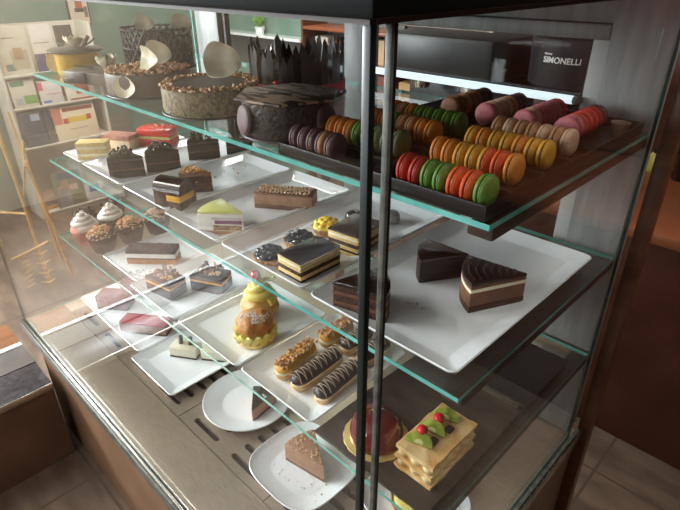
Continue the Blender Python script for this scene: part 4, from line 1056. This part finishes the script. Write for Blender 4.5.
for k in range(7):
    z = .205-k*.030
    g.add(tube([(.036, -.03+(k % 2)*.05, z), (.036, .01, z-.02), (.036, .045-(k % 2)*.05, z-.005)], [.004, .010, .004], 6, .5), BAM)
    g.add(tube([(.034, -.10+.01*(k % 2), z-.01), (.034, -.06, z)], .004, 6), BAM)
part(ch, 'woven_strip', g)
pc = thing('framed_picture', 'small dark framed picture hanging on the green wall', 'picture', (-3.994, 1.35, .715))
part(pc, 'frame', g1(box2((0, -.075, 0), (.014, .075, .23), .003), M('picture_frame', (74, 60, 46), rough=.4)))
g = G(); g.add(box2((.0141, -.065, .01), (.0150, .065, .22)), M('picture_paper', (206, 190, 172), rough=.5)); g.add(box2((.0151, -.02, .11), (.016, .03, .2)), M('picture_red', (168, 84, 58), rough=.5)); g.add(box2((.0151, -.03, .085), (.016, .035, .11)), M('picture_dark', (60, 52, 48), rough=.5)); g.add(box2((.0151, .035, .05), (.016, .06, .12)), M('picture_grey', (110, 100, 88), rough=.5))
part(pc, 'print', g)
pl = thing('potted_plant', 'small green plant in a white pot on the back wall ledge', 'plant', (-3.44, 2.535, .605))
part(pl, 'pot', g1(lathe([(.03, 0), (.042, .05), (.044, .055), (.038, .053), (.002, .045)], 24), WHITE))
LF = M('leaf_green', (96, 140, 62), (130, 170, 84), rough=.5, scale=30)
for k in range(14):
    a = k*2.4; petal_part(pl, 'leaf', LF, T(0, 0, .045+.004*(k % 4), a, .55+.35*(k % 3)), .085, .012, .25)

# ------------------------------------------------------------------ light
def area(name, loc, rot, sx, sy, e, c):
    l = bpy.data.lights.new(name, 'AREA'); l.shape = 'RECTANGLE'; l.size = sx; l.size_y = sy; l.energy = e; l.color = c
    o = bpy.data.objects.new(name, l); COL.objects.link(o); o.location = loc; o.rotation_euler = rot; return o
# daylight through the high window of the left wall
area('window_daylight', (-4.2, (WY0+WY1)/2, (WZ0+WZ1)/2), (0, -PI/2, 0), WZ1-WZ0, WY1-WY0, 420, (.90, .96, 1))
area('window_daylight', ((FX0+FX1)/2, -3.4, (FZ0+FZ1)/2), (PI/2, 0, 0), FX1-FX0, FZ1-FZ0, 70, (.92, .96, 1))  # fill light behind the added front window
# square ceiling panels; the front and right ones are added as fill
for k, (x, y, e, sz) in enumerate(((-2.5, 1.45, 46, 1.0), (-2.0, -1.4, 18, .5), (.7, .9, 10, .5))):
    cl = thing('ceiling_lamp', 'flat square ceiling lamp, %s' % ('back left of the case', 'added as fill in front of the case', 'added as fill right of the case')[k], 'lamp', (x, y, 2.3))
    part(cl, 'lamp_frame', g1(box2((-sz/2-.03, -sz/2-.03, -.04), (sz/2+.03, sz/2+.03, -.0005), .004), WHITE)); part(cl, 'diffuser', g1(box2((-sz/2, -sz/2, -.046), (sz/2, sz/2, -.0405)), emit('lamp_diffuser', (255, 244, 228), 2)))
    area('ceiling_light', (x, y, 2.245), (0, 0, 0), sz, sz, e, (1, .95, .88))
wd_ = bpy.data.worlds.new('world'); SC.world = wd_; wd_.use_nodes = True
bg = wd_.node_tree.nodes['Background']; bg.inputs[0].default_value = (.86, .93, 1, 1); bg.inputs[1].default_value = .55

# ------------------------------------------------------------------ camera
cd = bpy.data.cameras.new('camera'); cam = bpy.data.objects.new('camera', cd); COL.objects.link(cam)
cd.sensor_width = 36; cd.lens = 530.67/680*36; cd.clip_start = .01
yaw, pit, rol = .7801, .4933, -.004
F = Vector((-math.sin(yaw)*math.cos(pit), math.cos(yaw)*math.cos(pit), -math.sin(pit))); Rv = Vector((math.cos(yaw), math.sin(yaw), 0)); U = Rv.cross(F)
R2 = Rv*math.cos(rol)+U*math.sin(rol); U2 = -Rv*math.sin(rol)+U*math.cos(rol)
cam.matrix_world = Matrix(((R2.x, U2.x, -F.x, .2698), (R2.y, U2.y, -F.y, -.3048), (R2.z, U2.z, -F.z, 1.0600), (0, 0, 0, 1)))
SC.camera = cam
for o in bpy.data.objects:
    if o.parent and o.name.split('.')[0] in ('crumb_topping', 'nut_crumble', 'nut_cluster', 'cocoa_crumbs', 'red_crumbs', 'nut_topping', 'icing_sugar', 'silver_flecks', 'chocolate_shavings'): o['kind'] = 'stuff'
    if '_h' in o.keys(): del o['_h']
SC.view_settings.view_transform = 'Standard'; SC.view_settings.look = 'None'; SC.view_settings.gamma = 1; SC.view_settings.use_curve_mapping = False
SC.view_settings.exposure = .22
SC.cycles.transparent_max_bounces = 32
SC.cycles.max_bounces = 10
SC.cycles.use_denoising = True
